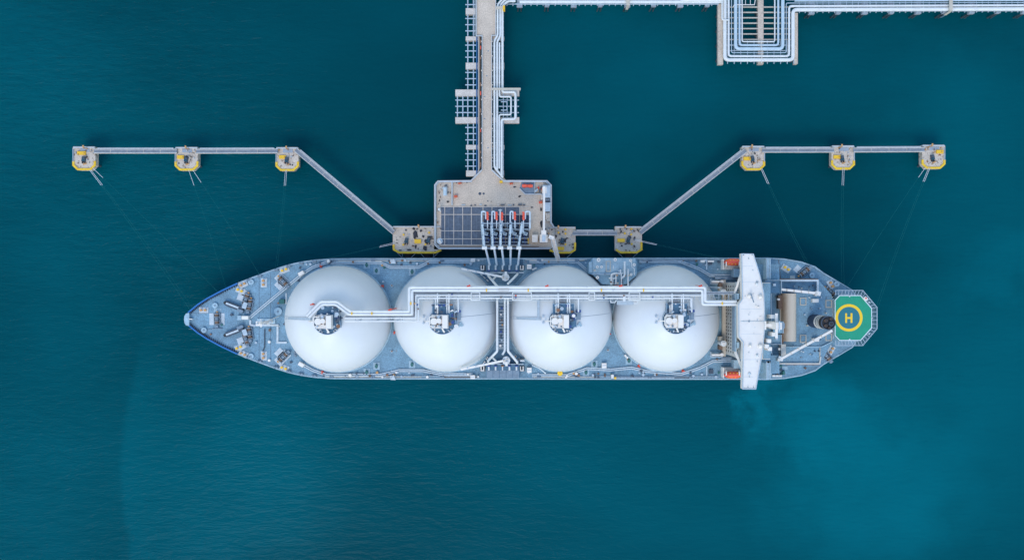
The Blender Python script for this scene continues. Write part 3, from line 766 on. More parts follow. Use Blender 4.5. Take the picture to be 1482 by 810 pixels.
# foremast
mb_ = P(394, 464.5, ZD)
b = MB(); b.cyl(mb_.x, mb_.y, ZD, 38, .75, .45, n=12); fm = obj('foremast', b, 'white', ship)
b = MB(); b.box(mb_.x - .3, mb_.y - 1.6, 33, mb_.x + .3, mb_.y + 1.6, 33.3); b.box(mb_.x - .9, mb_.y - .9, 37, mb_.x + .9, mb_.y + .9, 37.2); obj('mast_platform', b, 'white', fm)
b = MB(); b.box(mb_.x - 1.6, mb_.y - .35, 24, mb_.x + 1.6, mb_.y + .35, 24.25); b.cyl(mb_.x, mb_.y, 37.2, 38.6, .3, n=8); obj('mast_light', b, 'steel_light', fm)
for dx, dy in ((3.2, 2.2), (3.2, -2.2), (-3.5, 0)):
    b = MB(); b.tube([(mb_.x + dx, mb_.y + dy, ZD), (mb_.x, mb_.y, 31)], .14, 6); obj('mast_stay', b, 'white', fm)

# raised walkways with pale kerbs
def walkway(pts, w=2.6, z=ZD + .35, post=True):
    b = MB(); b.pribbon(pts, w * .2869, ZD, z); o = obj('deck_walkway', b, 'deck', ship)
    for sgn in (-.5, .5):
        q = []
        for i, (x, y) in enumerate(pts):
            a = pts[max(0, i - 1)]; c = pts[min(len(pts) - 1, i + 1)]
            dx, dy = c[0] - a[0], c[1] - a[1]; l = math.hypot(dx, dy)
            q.append((x - dy / l * w * sgn, y + dx / l * w * sgn))
        b = MB(); b.pribbon(q, .36, z - .1, z + .28); obj('walkway_rail', b, 'pad', o)
    return o
walkway([(362, 459), (438, 396), (452, 387), (472, 379.8), (550, 379.8), (565, 386.6), (606, 386.6), (622, 378.6), (684, 378.6)])
walkway([(437, 527), (452, 535.3), (472, 542.2), (550, 542.4), (578, 535.8), (612, 536), (640, 541.4), (684, 541.6)])
walkway([(766, 378.5), (836, 379), (846, 388), (852, 393)], 2.4)
walkway([(770, 543), (820, 543), (850, 533), (884, 535), (914, 532), (936, 537), (986, 541), (1012, 532.6), (1032, 522.6), (1062, 521.6)])
walkway([(925, 378), (985, 378.5), (1012, 389), (1028, 398.5), (1062, 399)])
b = MB(); b.pribbon([(362, 463), (362, 470.4), (401.5, 470.4), (401.5, 495.6), (415, 495.6)], .8, ZD, ZD + .5); obj('deck_walkway', b, 'pad', ship)
b = MB(); b.pribbon([(414, 424), (414, 440)], .5, ZD, ZD + .4); obj('deck_walkway', b, 'pad', ship)
b = MB(); b.ptube([(383, 476), (383, 502), (380, 508)], ZD + .4, .22, 6); obj('deck_pipe', b, 'steel_dark', ship)
for y in (476, 446): 
    b = MB(); b.ptube([(273, y if y > 461 else 453), (310, y if y > 461 else 453.2)], ZD + .05, .08, 4); obj('deck_seam', b, 'steel', ship)
for x in (391.5, 375):
    b = MB(); b.ptube([(x, 396), (x, 520)], ZD + .02, .10, 4); obj('deck_seam', b, 'steel', ship)
# side pipes
for y0, m_, x0, x1, r in ((376.6, 'steel_light', 470, 700, .14), (377.6, 'tan', 490, 640, .12), (376.6, 'tan', 768, 846, .22), (375.6, 'steel_light', 760, 850, .16), (376, 'steel', 925, 1060, .25), (377.4, 'brown', 930, 990, .15),
                          (545.2, 'tan', 470, 610, .16), (544.2, 'steel_light', 470, 690, .14), (545.6, 'tan', 772, 860, .16), (544.6, 'steel_light', 770, 1040, .16), (546.2, 'steel_dark', 888, 1000, .2), (545.4, 'brown', 640, 690, .16)):
    b = MB(); b.ptube([(x0, y0), (x1, y0)], ZD + .5, r, 6); obj('deck_pipe', b, m_, ship)
# accommodation ladder stowed along the lower side
b = MB(); b.pbox(888, 545.5, 976, 547.4, ZD + .4, ZD + 1.1); al = obj('accommodation_ladder', b, 'steel_light', ship)
for k in range(42):
    b = MB(); b.pbox(889.5 + k * 2.05, 545.8, 890.2 + k * 2.05, 547.1, ZD + 1.1, ZD + 1.25); obj('ladder_tread', b, 'steel', al)
b = MB(); b.pobox(890.5, 547, 3, 3, ZD, ZD + 1.6); obj('ladder_winch', b, 'yellow', ship)
b = MB(); b.pobox(886.5, 544.5, 3.4, 5, ZD, ZD + 2.2); obj('ladder_platform', b, 'white', ship)
for x, y in ((569, 377.5), (568.5, 545.8)):
    b = MB(); b.pobox(x, y, 8, 4.5, ZD, ZD + .9); b.pprism([(x - 3.6, y + 3.5), (x + 3.8, y + 3.8), (x + 1, y - 3.5)], ZD + .9, ZD + 1.9); obj('pilot_station', b, 'pad', ship)
# big round yellow fitting and white lockers on the lower side
b = MB(); b.pcyl(810.5, 539.7, ZD, ZD + 1.6, 3.7, n=20); o = obj('yellow_mushroom_vent', b, 'yellow_bright', ship)
b = MB(); b.pcyl(810.5, 539.7, ZD + 1.6, ZD + 1.85, 1.4, n=10); obj('vent_nut', b, 'yellow', o)
for x, y, lx, ly, rot in ((874.5, 528.8, 6.6, 7, 0), (906.5, 515.8, 2.4, 6.5, -45), (684.2, 376.5, 6.2, 4.6, 0), (684.2, 545.4, 6.6, 5.2, 0), (766, 385.8, 6.6, 6.6, 0), (766, 535.5, 6.6, 7, 0), (692.5, 376.5, 2.4, 2.4, 0), (692, 545, 2.4, 2.4, 0), (773.5, 389, 7, 2.4, -25)):
    b = MB(); b.pobox(x, y, lx, ly, ZD, ZD + 2.0, rot); o = obj('deck_locker', b, 'white', ship)
    b = MB(); b.pobox(x, y, lx * .8, ly * .12, ZD + 2.0, ZD + 2.08, rot); obj('lid_seam', b, 'steel_light', o)
b = MB(); b.ptube([(770, 528), (780, 532), (790, 540)], ZD + 1.2, .3, 7); obj('fuel_hose', b, 'pad', ship)
for x, y in ((531, 383.3), (545, 391.7), (596.5, 393.2), (531, 538.2), (545, 529.3), (596.5, 527), (848, 538.5), (910, 521.5), (860, 526.5)):
    put(SHATCH, x, y)
for x, y in ((746, 515.5), (751, 519.5), (880, 506.5), (567, 413), (567, 508), (908, 520)):
    o = pad(x, y, 4, 4, 45 if x < 760 else 0, 'deck_light', ZD + .01, .3, 'tank_hatch'); b = MB(); b.pcyl(x, y, ZD + .3, ZD + .7, 1.1, n=8); obj('hatch_gear', b, 'rust', o)
for x, y in ((465, 385.5), (554, 414), (571.5, 481), (881.5, 482.5), (467, 538), (924.5, 529), (988, 536), (721, 541)):
    put(HYD, x, y, random.uniform(0, 180))
# random small fittings over the free deck
def inside(x, y):
    n_ = len(outline); c_ = False
    for i in range(n_):
        (x1, y1), (x2, y2) = outline[i], outline[(i + 1) % n_]
        if (y1 > y) != (y2 > y) and x < (x2 - x1) * (y - y1) / (y2 - y1) + x1: c_ = not c_
    return c_
def free(x, y):
    if not all(inside(x + dx, y + dy) for dx, dy in ((0, 2.6), (0, -2.6), (3, 0), (-3, 0))): return False
    q = P(x, y, ZD)
    for c in tank_c:
        if ((q.x - c.x) / (RX + 1.4)) ** 2 + ((q.y - c.y) / (RY + 1.4)) ** 2 < 1: return False
    if 1046 < x or (848 < x < 925 and y < 415) or (694 < x < 758): return False
    if 322 < x < 368 and abs(y - 461) > 10: return False
    return True
rnd = random.Random(3); cnt = 0
while cnt < 130:
    x = rnd.uniform(300, 1046); y = rnd.uniform(374, 548)
    if rnd.random() < .55: y = rnd.choice((rnd.uniform(375, 384), rnd.uniform(538, 547)))
    if not free(x, y): continue
    t = rnd.choice(VALVES + VALVES[3:4] * 3 + VALVES[1:2] * 2 + [VENT, ROLLER])
    o = put(t, x, y, rnd.choice((0, 90, 0, 45)), ZD + .002); s = rnd.uniform(.7, 1.25); o.scale = (s, s, s)
    cnt += 1
# roller fairleads on the edge
for i, (x, y) in enumerate(up[5:12] + [(540, 374.4), (640, 374.4), (780, 374.4), (835, 374.2), (940, 374), (1000, 374)]):
    put(ROLLER, x, y + 2.2, 0, ZD + .3); put(ROLLER, x, 922 - y - 2.2, 0, ZD + .3)

# ------------------------------------------------------------------ accommodation block and bridge
xf = P(1049, 461, ZD).x
yt, yb = P(0, 408.5, 24).y, P(0, 513.5, 24).y
b = MB(); b.box(xf, yb, ZD, P(1115, 461, 43.4).x, yt, 43.4); house = obj('deckhouse', b, 'cream', ship)
b = MB(); b.box(P(1104, 461, 43).x, yb + .3, 43.4, P(1114.5, 461, 43).x, yt - .3, 43.6); obj('upper_deck', b, 'deck', house)
wm = None
for r_, z in enumerate((19.6, 23.2, 26.8, 30.4, 34.0, 37.4)):
    for k in range(20):
        y = yb + 1.6 + k * (yt - yb - 3.2) / 19
        if k in (9, 10) and r_ % 2: continue
        if wm is None:
            b = MB(); b.box(-.07, -.32, .0, .03, .32, .8); b.box(-.1, -.38, -.08, -.02, .38, .0)
            wm = lobj('window', b, 'glass_dark')
        place(wm, (xf - .0, y, z), 0, house)
for z in (36.0,):
    b = MB(); b.box(xf - .35, yb - .2, z, xf - .003, yt + .2, z + .16); obj('deck_ledge', b, 'white_dirty', house)
b = MB(); b.box(xf - 1.4, yb - 1, ZD, xf - .004, yt + 1, ZD + 1.6); obj('front_coaming', b, 'tan', house)
# side wings of the house (lower, grey-blue)
for y0, y1 in ((382, 408), (514, 540)):
    b = MB(); b.pbox(1076, y0, 1128, y1, ZD, 27); obj('side_house', b, 'deck', ship)
    b = MB(); b.pbox(1062, (y0 + y1) / 2 - 6, 1078, (y0 + y1) / 2 + 6, ZD, 22); obj('side_house', b, 'deck_light', ship)
for ys in ((373.6, 404), (522, 548.6)):
    b = MB(); b.pbox(1108.5, ys[0], 1115.5, ys[1], ZD, 31); obj('side_casing', b, 'deck_light', ship)
    b = MB(); b.pbox(1109.5, ys[0] + .5, 1110.3, ys[1] - .5, 31, 31.4); b.pbox(1114.2, ys[0] + .5, 1114.8, ys[1] - .5, 31, 31.3); obj('casing_rail', b, 'steel_light', ship)
# front details: grey gallery, tanks and struts
b = MB(); b.pbox(1062.2, 426, 1065.2, 508, 38.5, 41.5); g = obj('front_gallery', b, 'steel', ship)
b = MB(); b.pbox(1066, 424.5, 1070, 433, 38, 42.5); b.pbox(1066, 495, 1070, 503.5, 38, 42.5); obj('gallery_end', b, 'deck_light', g)
b = MB(); b.pbox(1064.6, 425, 1065.4, 509, 41.5, 42.6); obj('gallery_rail', b, 'deck_light', g)
for p, q in (((1063, 424), (1074, 391)), ((1064, 509), (1075.5, 537))):
    b = MB(); b.pbeam((p[0], p[1], 40.5), (q[0], q[1], 42.5), .7, .9); obj('wing_strut', b, 'white', ship)
    b = MB(); b.pbeam((p[0] + 3, p[1], 38), (q[0], q[1], 41.5), .4, .5); obj('wing_strut', b, 'steel_light', ship)
for x, y in ((1047.4, 422.5), (1047.4, 497)):
    b = MB(); b.pcyl(x, y, ZD, 23, 4.2, n=20); o = obj('round_tank', b, 'white_dirty', ship); b = MB(); b.pcyl(x, y, 23, 23.4, 2, n=10); obj('tank_lid', b, 'white', o)
for y in (412, 503, 490, 418):
    b = MB(); b.pobox(1043.5, y, 4.5, 6, ZD, 20.5); obj('deck_machine', b, random.choice(('brown', 'tan', 'steel')), ship)
for y in (407.5, 513):
    b = MB(); b.ptube([(1030, y), (1046, y)], ZD + 2, .5, 8); o = obj('davit_boom', b, 'white', ship)
    b = MB(); b.pcyl(1045, y, ZD, ZD + 3, 2.3, n=12); obj('davit_base', b, 'white', o)
    b = MB(); b.pribbon([(1029, y - 4), (1029, y + 3), (1046, y + 3)], .35, ZD, ZD + 1.2); obj('guard_rail', b, 'steel_light', ship)
for (x0, y0, x1, y1) in ((1035, 399.5, 1070, 404.5), (1044, 516.5, 1070, 520.5)):
    b = MB(); b.pbox(x0, y0, x1, y1, ZD, ZD + 1.2); obj('pipe_casing', b, 'steel', ship)
for y in (384, 537.5):
    b = MB(); b.pribbon([(1023, y - 8), (1023, y + 6)], .4, ZD, ZD + 1.1); obj('guard_rail', b, 'steel_light', ship)
b = MB(); b.pobox(1029, 378, 9, 2.4, ZD, ZD + 1.4); obj('spare_cylinder', b, 'white', ship)
b = MB(); b.pobox(1017, 378, 6, 3.4, ZD, ZD + 1.4); obj('spare_cylinder', b, 'white', ship)
b = MB(); b.pobox(1027, 381, 7, 4, ZD, ZD + 1.0); obj('deck_machine', b, 'steel_dark', ship)
b = MB(); b.pobox(1029.5, 537.5, 6, 6, ZD, ZD + .8); obj('deck_machine', b, 'steel_dark', ship)
# navigation bridge
ZB = 47.0
bridge = [(1073.5, 366.8), (1090.5, 367), (1100, 398), (1105.8, 424), (1107, 449), (1107, 474), (1104.5, 505), (1100.5, 527), (1094, 563), (1075, 563), (1076, 495.5), (1069.6, 487.5), (1069, 440.5), (1074.8, 432)]
b = MB(); b.pprism(bridge, ZB - 3.4, ZB); br = obj('navigation_bridge', b, 'white', ship)
cxb, cyb = 1088, 465
b = MB(); b.pribbon([(cxb + (x - cxb) * .985, cyb + (y - cyb) * .995) for x, y in bridge], .3, ZB + .003, ZB + .35, True); obj('roof_edge', b, 'steel_light', br)
b = MB(); b.pribbon([(x - .25, y) for x, y in bridge[9:] + bridge[:1]], .15, ZB - 2.2, ZB - 1.1); obj('bridge_window', b, 'glass_dark', br)
for (x, y, r, h, m_) in ((1085.5, 428.5, 2.6, 1.5, 'white'), (1101.5, 429.5, 3.0, 1.8, 'white'), (1086.5, 500.5, 2.2, 1.6, 'white'), (1101.5, 501, 3, 1.8, 'white'), (1096.5, 515, 2, 1.2, 'white_dirty'), (1096, 411, 2, 1.2, 'white_dirty'), (1085, 541, 2.2, .6, 'pad'), (1084, 374, .7, .8, 'steel'), (1090, 391, .8, .5, 'steel_light'), (1098, 444, 1.4, .8, 'white')):
    b = MB(); c = P(x, y, ZB + h); rr = r * S(ZB)
    b.cyl(c.x, c.y, ZB, ZB + h * .5, rr * .8, n=14); b.dome(c.x, c.y, ZB + h * .5, rr, rr, h * .5, 16, 6); obj('satellite_dome', b, m_, br)
for y_ in (385, 408, 447, 483, 520, 545):
    xs_ = [1075, 1090] if y_ < 400 or y_ > 530 else [1072, 1103]
    b = MB(); b.pbox(xs_[0], y_ - .2, xs_[1], y_ + .2, ZB, ZB + .03); obj('roof_seam', b, 'pad', br)
for k in range(16):
    b = MB(); b.pobox(random.uniform(1077, 1102), random.uniform(420, 512), random.uniform(.8, 2), random.uniform(.8, 2), ZB, ZB + random.uniform(.2, .7)); obj('roof_box', b, random.choice(('white_dirty', 'pad', 'white', 'white')), br)
b = MB(); b.pbeam((1086.5, 424, ZB + 2), (1091, 437.5, ZB + 2), .35, .3); b.pcyl(1088.6, 430.7, ZB, ZB + 2, .5, n=8); obj('radar_scanner', b, 'steel', br)
b = MB(); b.ptube([(1072, 465), (1108, 465)], ZB + .25, .1, 5); obj('roof_cable', b, 'steel_light', br)
b = MB(); b.pcyl(1084.5, 465, ZB, ZB + .7, 1.1, n=9); obj('compass', b, 'steel', br)
for x, y in ((1095.5, 407.5), (1097.5, 408), (1096.5, 523), (1085, 545), (1083, 560), (1091, 560), (1076.5, 369), (1089, 369)):
    b = MB(); b.pcyl(x, y, ZB, ZB + .8, .5, n=7); obj('roof_light', b, 'steel', br)
# radar mast aft of the bridge
mp = P(1117, 470, 47)
b = MB(); b.box(mp.x - 1.1, mp.y - 1.3, 40, mp.x + 1.1, mp.y + 1.3, 56); rm = obj('radar_mast', b, 'white', ship)
b = MB(); b.box(mp.x - .45, mp.y - 4.6, 52.5, mp.x + .45, mp.y + 4.6, 53.1); obj('mast_yard', b, 'white', rm)
b = MB(); b.box(mp.x - 3.6, mp.y - .6, 50, mp.x + .2, mp.y + .6, 50.4); b.box(mp.x - 3.8, mp.y - 1.6, 50.4, mp.x - 3.2, mp.y + 1.6, 50.8); obj('radar_scanner', b, 'white', rm)
b = MB(); b.box(mp.x - .2, mp.y - 1.9, 56.1, mp.x + .25, mp.y + 1.9, 56.5); obj('radar_scanner', b, 'steel_light', rm)
b = MB(); b.box(mp.x + 1.2, mp.y - .2, 51.5, mp.x + 3.4, mp.y + .3, 52); b.box(mp.x + 2.2, mp.y - 1.0, 52, mp.x + 3.2, mp.y + 1.0, 52.5); obj('signal_platform', b, 'steel', rm)
for dy, dx in ((-3.5, .2), (3.2, -.2), (-6, -1.5), (-8, -2.4), (-9, -1.2)):
    b = MB(); b.box(mp.x + dx - .7, mp.y + dy - .7, 43.5, mp.x + dx + .7, mp.y + dy + .7, 49); obj('mast_locker', b, 'white', rm)
b = MB(); b.pbox(1107.5, 424.5, 1116.5, 466, 30, 38); ah = obj('aft_house', b, 'deck', ship)
b = MB(); b.pbox(1108, 484, 1131, 498, 30, 37); obj('aft_house', b, 'deck', ship)
b = MB(); b.pbox(1107, 405, 1131, 424, 20, 32); obj('aft_house', b, 'deck_dark', ship)
b = MB(); b.pbox(1107, 500, 1116, 525, 20, 31); obj('aft_house', b, 'deck_dark', ship)
b = MB(); b.pbox(1119, 465, 1134, 482, 30, 40); obj('mast_house', b, 'deck', ship)
for pts, z in (([(1116.5, 425), (1116.5, 466)], 38.9), ([(1108, 498), (1131, 498), (1131, 484)], 37.9), ([(1107, 405.5), (1131, 405.5), (1131, 424)], 32.9), ([(1134, 465), (1134, 482)], 40.9)):
    b = MB(); b.pribbon(pts, .15, z - .9, z); obj('guard_rail', b, 'steel_light', ship)
for x, y, z in ((1110, 420, 38), (1112, 432, 38), (1111, 455, 38), (1124, 490, 37), (1112, 490, 37), (1121, 412, 32), (1127, 433, 24), (1128, 505, 24)):
    b = MB(); b.pobox(x, y, random.uniform(2, 4), random.uniform(2, 4), z, z + 1); obj('deck_machine', b, random.choice(('steel_dark', 'white', 'steel_light')), ship)

# ---- poop: engine casing, funnel, cranes
ZP = 22.0
poop = [(1116, 404), (1184, 404.5), (1203, 426), (1208, 436), (1208, 486), (1203, 497), (1187, 527), (1130, 527), (1116, 522)]
b = MB(); b.pprism(poop, ZD, ZP); pp = obj('poop_deck', b, 'deck', ship)
b = MB(); b.pribbon([(1130, 426), (1130, 405.8), (1183.6, 405.8), (1183.6, 424)], .8, ZP, ZP + 1.0); obj('poop_coaming', b, 'pad', pp)
b = MB(); b.pbox(1131.5, 407.5, 1182.5, 424, ZP + .003, ZP + .06); obj('deck_plating', b, 'deck_dark', pp)
b = MB(); b.pribbon([(1124, 526), (1186.5, 526), (1188, 516)], .5, ZP, ZP + .8); obj('poop_coaming', b, 'cream', pp)
b = MB(); b.pribbon([(1130, 424), (1130, 498)], .35, ZP, ZP + 1.0); obj('poop_rail', b, 'tan', pp)
b = MB(); b.pribbon([(1206, 432), (1206, 490)], .3, ZP, ZP + 1.0); obj('poop_rail', b, 'steel_light', pp)
b = MB(); b.pribbon([(1138, 501.5), (1190, 501.5), (1205, 494)], .3, ZP, ZP + .7); obj('poop_rail', b, 'deck_light', pp)
# curved brown casing cover
c0, c1 = P(1131, 424.5, 23.5), P(1155, 494, 27)
b = MB(); w = (c1.x - c0.x) / 2; xm = (c0.x + c1.x) / 2; prof = []
for k in range(13):
    a = math.pi * k / 12; prof.append((xm - w * math.cos(a), ZP + 1.2 + 4.6 * math.sin(a) ** .8))
vs = [(x, c0.y, z) for x, z in prof] + [(x, c1.y, z) for x, z in prof]; m_ = len(prof)
b.add(vs, [[i, i + 1, i + 1 + m_, i + m_] for i in range(m_ - 1)], True)
b.add(vs, [list(range(m_))[::-1], list(range(m_, 2 * m_))])
b.box(xm - w, c1.y, ZP, xm + w, c0.y, ZP + 1.2)
obj('casing_cover', b, 'casing_tan', ship)
b = MB(); b.pbox(1126.5, 427, 1133, 447, ZP, ZP + 2.6); b.pbox(1126.5, 484, 1134, 496, ZP, ZP + 2.6); obj('engine_ventilator', b, 'brown', ship)
for x, y in ((1162.5, 436), (1199.5, 439.5), (1162.5, 490), (1199.5, 487.5)):
    b = MB(); b.pribbon([(x - 4, y - 5), (x + 4, y - 5), (x + 4, y + 5), (x - 4, y + 5)], .32, ZP, ZP + .45, True); o = obj('hatch_coaming', b, 'tan', pp)
    b = MB(); b.pbox(x - 3.3, y - 4.3, x + 3.3, y + 4.3, ZP + .003, ZP + .25); obj('hatch_lid', b, 'deck', o)
b = MB(); b.pbox(1176, 432.5, 1185, 437.6, ZP, ZP + 2); obj('deck_locker', b, 'white', ship)
b = MB(); b.pbox(1176.5, 489.5, 1185.5, 494, ZP, ZP + 2); obj('deck_locker', b, 'white', ship)
for x, y, m_ in ((1127, 435, 'white'), (1169, 471, 'tan'), (1180, 508, 'steel_dark'), (1186, 508, 'steel_dark'), (1178, 413, 'steel_dark'), (1196, 453, 'tan'), (1150, 414, 'steel'), (1165, 455, 'steel_light'), (1174, 446, 'steel'), (1160, 508, 'steel_light'), (1147, 511, 'steel')):
    b = MB(); b.pcyl(x, y, ZP, ZP + 1.2, 1.1, n=8); obj('deck_vent', b, m_, ship)
# funnel
fx, fy = P(1179, 464.6, ZP).x, P(1179, 464.2, ZP).y
def fz(z0, z1, r, name, m_, par, dy=1.0):
    b = MB(); n_ = 28; pts = [(fx + r * 1.04 * math.cos(2 * math.pi * k / n_), fy + r * dy * math.sin(2 * math.pi * k / n_)) for k in range(n_)]
    b.prism(pts, z0, z1); return obj(name, b, m_, par)
fx -= .3
fun = fz(ZP, 29.5, 2.72, 'funnel', 'navy', ship)
fz(29.5, 31.2, 2.7, 'funnel_band', 'white', fun); fz(31.2, 31.9, 2.68, 'funnel_band', 'navy', fun); fz(31.9, 33.6, 2.7, 'funnel_band', 'cream', fun); fz(33.6, 34.0, 2.68, 'funnel_band', 'navy', fun); fz(34.0, 34.9, 2.7, 'funnel_band', 'cream', fun)
fz(34.9, 38.0, 2.62, 'funnel_top', 'black', fun)
ring = [(fx + 2.6 * 1.04 * math.cos(t * math.pi / 14), fy + 2.6 * math.sin(t * math.pi / 14)) for t in range(28)]
b = MB(); b.ribbon(ring, .3, 38.0, 38.6, closed=True); obj('funnel_rim', b, 'steel_dark', fun)
for dx, dy, r in ((.9, -.3, .95), (-1.2, .9, .55), (-1.2, -1.1, .55), (.9, 1.6, .45), (.3, -1.9, .4)):
    b = MB(); b.cyl(fx + dx, fy + dy, 38.0, 39.2, r, n=12); o = obj('exhaust_pipe', b, 'brown' if r < .6 else 'steel_dark', fun)
    b = MB(); b.cyl(fx + dx, fy + dy, 39.2, 39.24, r * .75, n=12); obj('exhaust_mouth', b, 'black', o)
# provision cranes
def deck_crane(px, py, tip, zb):
    b = MB(); b.pcyl(px, py, ZP, zb, 2.6, n=12); o = obj('provision_crane', b, 'white', ship)
    b = MB(); b.pobox(px, py, 7, 6, zb, zb + 1.6, 15); obj('crane_house', b, 'white_dirty', o)
    b = MB(); b.pobox(px - 3, py + 1.5, 3, 4, zb + .2, zb + 1.9, 15); obj('winch_box', b, 'cream', o)
    b = MB(); b.pbeam((px, py, zb + 1.2), (tip[0], tip[1], zb + .4), .95, .9); obj('boom', b, 'white', o)
    for t in (.2, .35, .5, .65, .8): b = MB(); b.pobox(px + (tip[0] - px) * t, py + (tip[1] - py) * t, .5, 3.6, zb + 1.0, zb + 1.7, math.degrees(math.atan2(tip[1] - py, tip[0] - px))); obj('boom_band', b, 'tan', o)
deck_crane(1184.5, 424.5, (1115, 417), 27); deck_crane(1130, 519, (1204, 478), 27)
b = MB(); b.pbox(1130.5, 498, 1137.5, 515, ZP, ZP + 2.5); obj('crane_platform', b, 'cream', ship)
b = MB(); b.pribbon([(1116, 507), (1119, 517), (1125, 523)], .4, ZP, 26); obj('curved_rail', b, 'deck_light', ship)
# mooring gear aft
pad(1137.5, 388.5, 13, 9, 33); put(BITTS2, 1137.5, 388.3, 33, ZD + .14)
pad(1154, 389, 10, 8, -48); pad(1163, 394, 13, 12, -40, 'deck_dark'); put(WINCH, 1163, 393.5, -40, ZD + .14)
put(RHATCH, 1174.5, 398.2); put(RHATCH, 1210, 411); put(BITTS, 1202.5, 411.5, 60, ZD); put(BITTS, 1202.5, 506.5, -60, ZD); put(WINCH, 1200, 422, 40, ZD); put(WINCH, 1195, 514, 50, ZD)
pad(1147, 401.5, 7, 5, 0, 'cream'); pad(1136, 532, 8, 5, 0, 'deck_light', h=.4); pad(1115.5, 533.5, 3, 16, 0, 'deck_light', h=1)
b = MB(); b.pbox(1133, 537, 1136, 542, ZD, ZD + 2); obj('deck_machine', b, 'green_box', ship)
for k in range(3):
    b = MB(); b.pbox(1118.5 + k * 4.6, 542.6, 1122.4 + k * 4.6, 545, ZD, ZD + 1.6); obj('liferaft', b, 'white', ship)
b = MB(); b.pbox(1102, 376, 1106, 380.5, ZD, ZD + 2); obj('deck_machine', b, 'black', ship)
for k in range(22):
    x = rnd.uniform(1118, 1225); y = rnd.choice((rnd.uniform(376, 402), rnd.uniform(528, 546)))
    if inside(x + 3, y) and inside(x - 3, y) and inside(x, y + 3) and inside(x, y - 3) and not (1125 < x < 1175 and y < 404): put(rnd.choice(VALVES), x, y, 0, ZD + .003)
b = MB(); b.ptube([(1127, 376), (1129.5, 404)], ZD + .06, .1, 4); obj('deck_seam', b, 'rust', ship)
# notch plate at the stern quarter
b = MB(); b.pprism([(1178, 386.2), (1192, 394.8), (1196, 398), (1182, 390)], ZD, ZD + .5); obj('quarter_fairlead', b, 'deck_light', ship)

for k in range(46):
    x, y = random.uniform(1118, 1206), random.uniform(407, 524)
    if 1129 < x < 1157 and 422 < y < 497 or 1166 < x < 1206 and 452 < y < 478 or (x > 1186 and (y < 428 or y > 495)): continue
    w_, d_ = random.choice(((1, 1), (1.6, 1), (2.4, 1.2), (1, 3), (.8, .8)))
    b = MB(); b.pobox(x, y, w_, d_, ZP, ZP + random.uniform(.4, 1.4), random.choice((0, 0, 30))); obj('deck_fitting', b, random.choice(('steel_light', 'white', 'tan', 'steel', 'rust', 'steel_dark', 'pad')), ship)
for x0, y0, x1, y1, m_ in ((1118, 403.2, 1184, 404.6, 'rust'), (1127.5, 498, 1129, 524, 'tan'), (1137, 526.8, 1186, 527.8, 'rust'), (1186, 503, 1187.4, 526, 'tan')):
    b = MB(); b.pbox(x0, y0, x1, y1, ZP, ZP + .3); obj('waterway_bar', b, m_, ship)
# ---- helicopter deck
ZK = 25.0
octo = [(1208.2, 434), (1215, 427), (1245.6, 427), (1262, 446), (1262, 474.2), (1245.6, 492.8), (1215, 492.8), (1208.2, 485.8)]
b = MB(); b.pprism(octo, ZK - 1.0, ZK); hd = obj('helideck', b, 'heli_green', ship)
b = MB(); b.pribbon([(1235 + (x - 1235) * .985, 460 + (y - 460) * .985) for x, y in octo], .34, ZK + .004, ZK + .03, True); obj('edge_line', b, 'heli_line', hd)
hc = P(1228.6, 459.6, ZK); s = S(ZK)
b = MB(); b.cyl(hc.x, hc.y, ZK + .004, ZK + .02, 17.2 * s, n=56); obj('landing_disc', b, 'heli_disc', hd)
ring = [(hc.x + 17.8 * s * math.cos(t * math.pi / 32), hc.y + 17.8 * s * math.sin(t * math.pi / 32)) for t in range(64)]
b = MB(); b.ribbon(ring, 3.9 * s, ZK + .008, ZK + .035, closed=True); obj('landing_ring', b, 'yellow_bright', hd)
b = MB()
b.pbox(1223.3, 453, 1225.9, 467, ZK + .02, ZK + .04); b.pbox(1231.0, 453, 1233.7, 467, ZK + .02, ZK + .04); b.pbox(1225.9, 458.6, 1231.0, 461.2, ZK + .02, ZK + .04)
obj('letter_h', b, 'yellow_bright', hd)
net = [(1209, 420), (1248.8, 420), (1269.5, 444.5), (1269.5, 475.3), (1248.8, 499.8), (1209, 499.8)]
b = MB(); b.pribbon(net, .22, ZK - .4, ZK - .1); obj('net_frame', b, 'steel_light', hd)
b = MB(); b.pribbon([(1209, 424), (1247, 424), (1265.5, 445.5), (1265.5, 474.5), (1247, 496), (1209, 496)], .06, ZK - .35, ZK - .25); obj('net_wire', b, 'steel_light', hd)
for dd in (1.6, 5.6):
    b = MB(); b.pribbon([(1209, 420 + dd), (1248.8 - dd * .45, 420 + dd), (1269.5 - dd, 444.5 + dd * .4), (1269.5 - dd, 475.3 - dd * .4), (1248.8 - dd * .45, 499.8 - dd), (1209, 499.8 - dd)], .09, ZK - .35, ZK - .28); obj('net_wire', b, 'steel_light', hd)
inner = [(1209, 427), (1245.6, 427), (1262, 446), (1262, 474.2), (1245.6, 492.8), (1209, 492.8)]
for i in range(5):
    m_ = (8, 6, 5, 6, 8)[i]
    for k in range(m_ + (1 if i == 4 else 0)):
        t = k / m_
        a = [net[i][j] * (1 - t) + net[i + 1][j] * t for j in (0, 1)]; c = [inner[i][j] * (1 - t) + inner[i + 1][j] * t for j in (0, 1)]
        b = MB(); b.pbeam((a[0], a[1], ZK - .25), (c[0], c[1], ZK - .25), .16, .16); obj('net_arm', b, 'steel_light', hd)
for x, y in ((1229.7, 428.6), (1229.7, 491), (1258, 437), (1258, 483), (1262, 460)):
    b = MB(); b.pcyl(x, y, ZK, ZK + .3, 1.1, n=8); obj('deck_light', b, 'pad', hd)
b = MB(); b.pobox(1253.5, 432, 4, 5.5, ZK - .4, ZK + 1, -45); obj('foam_cabinet', b, 'white', hd)
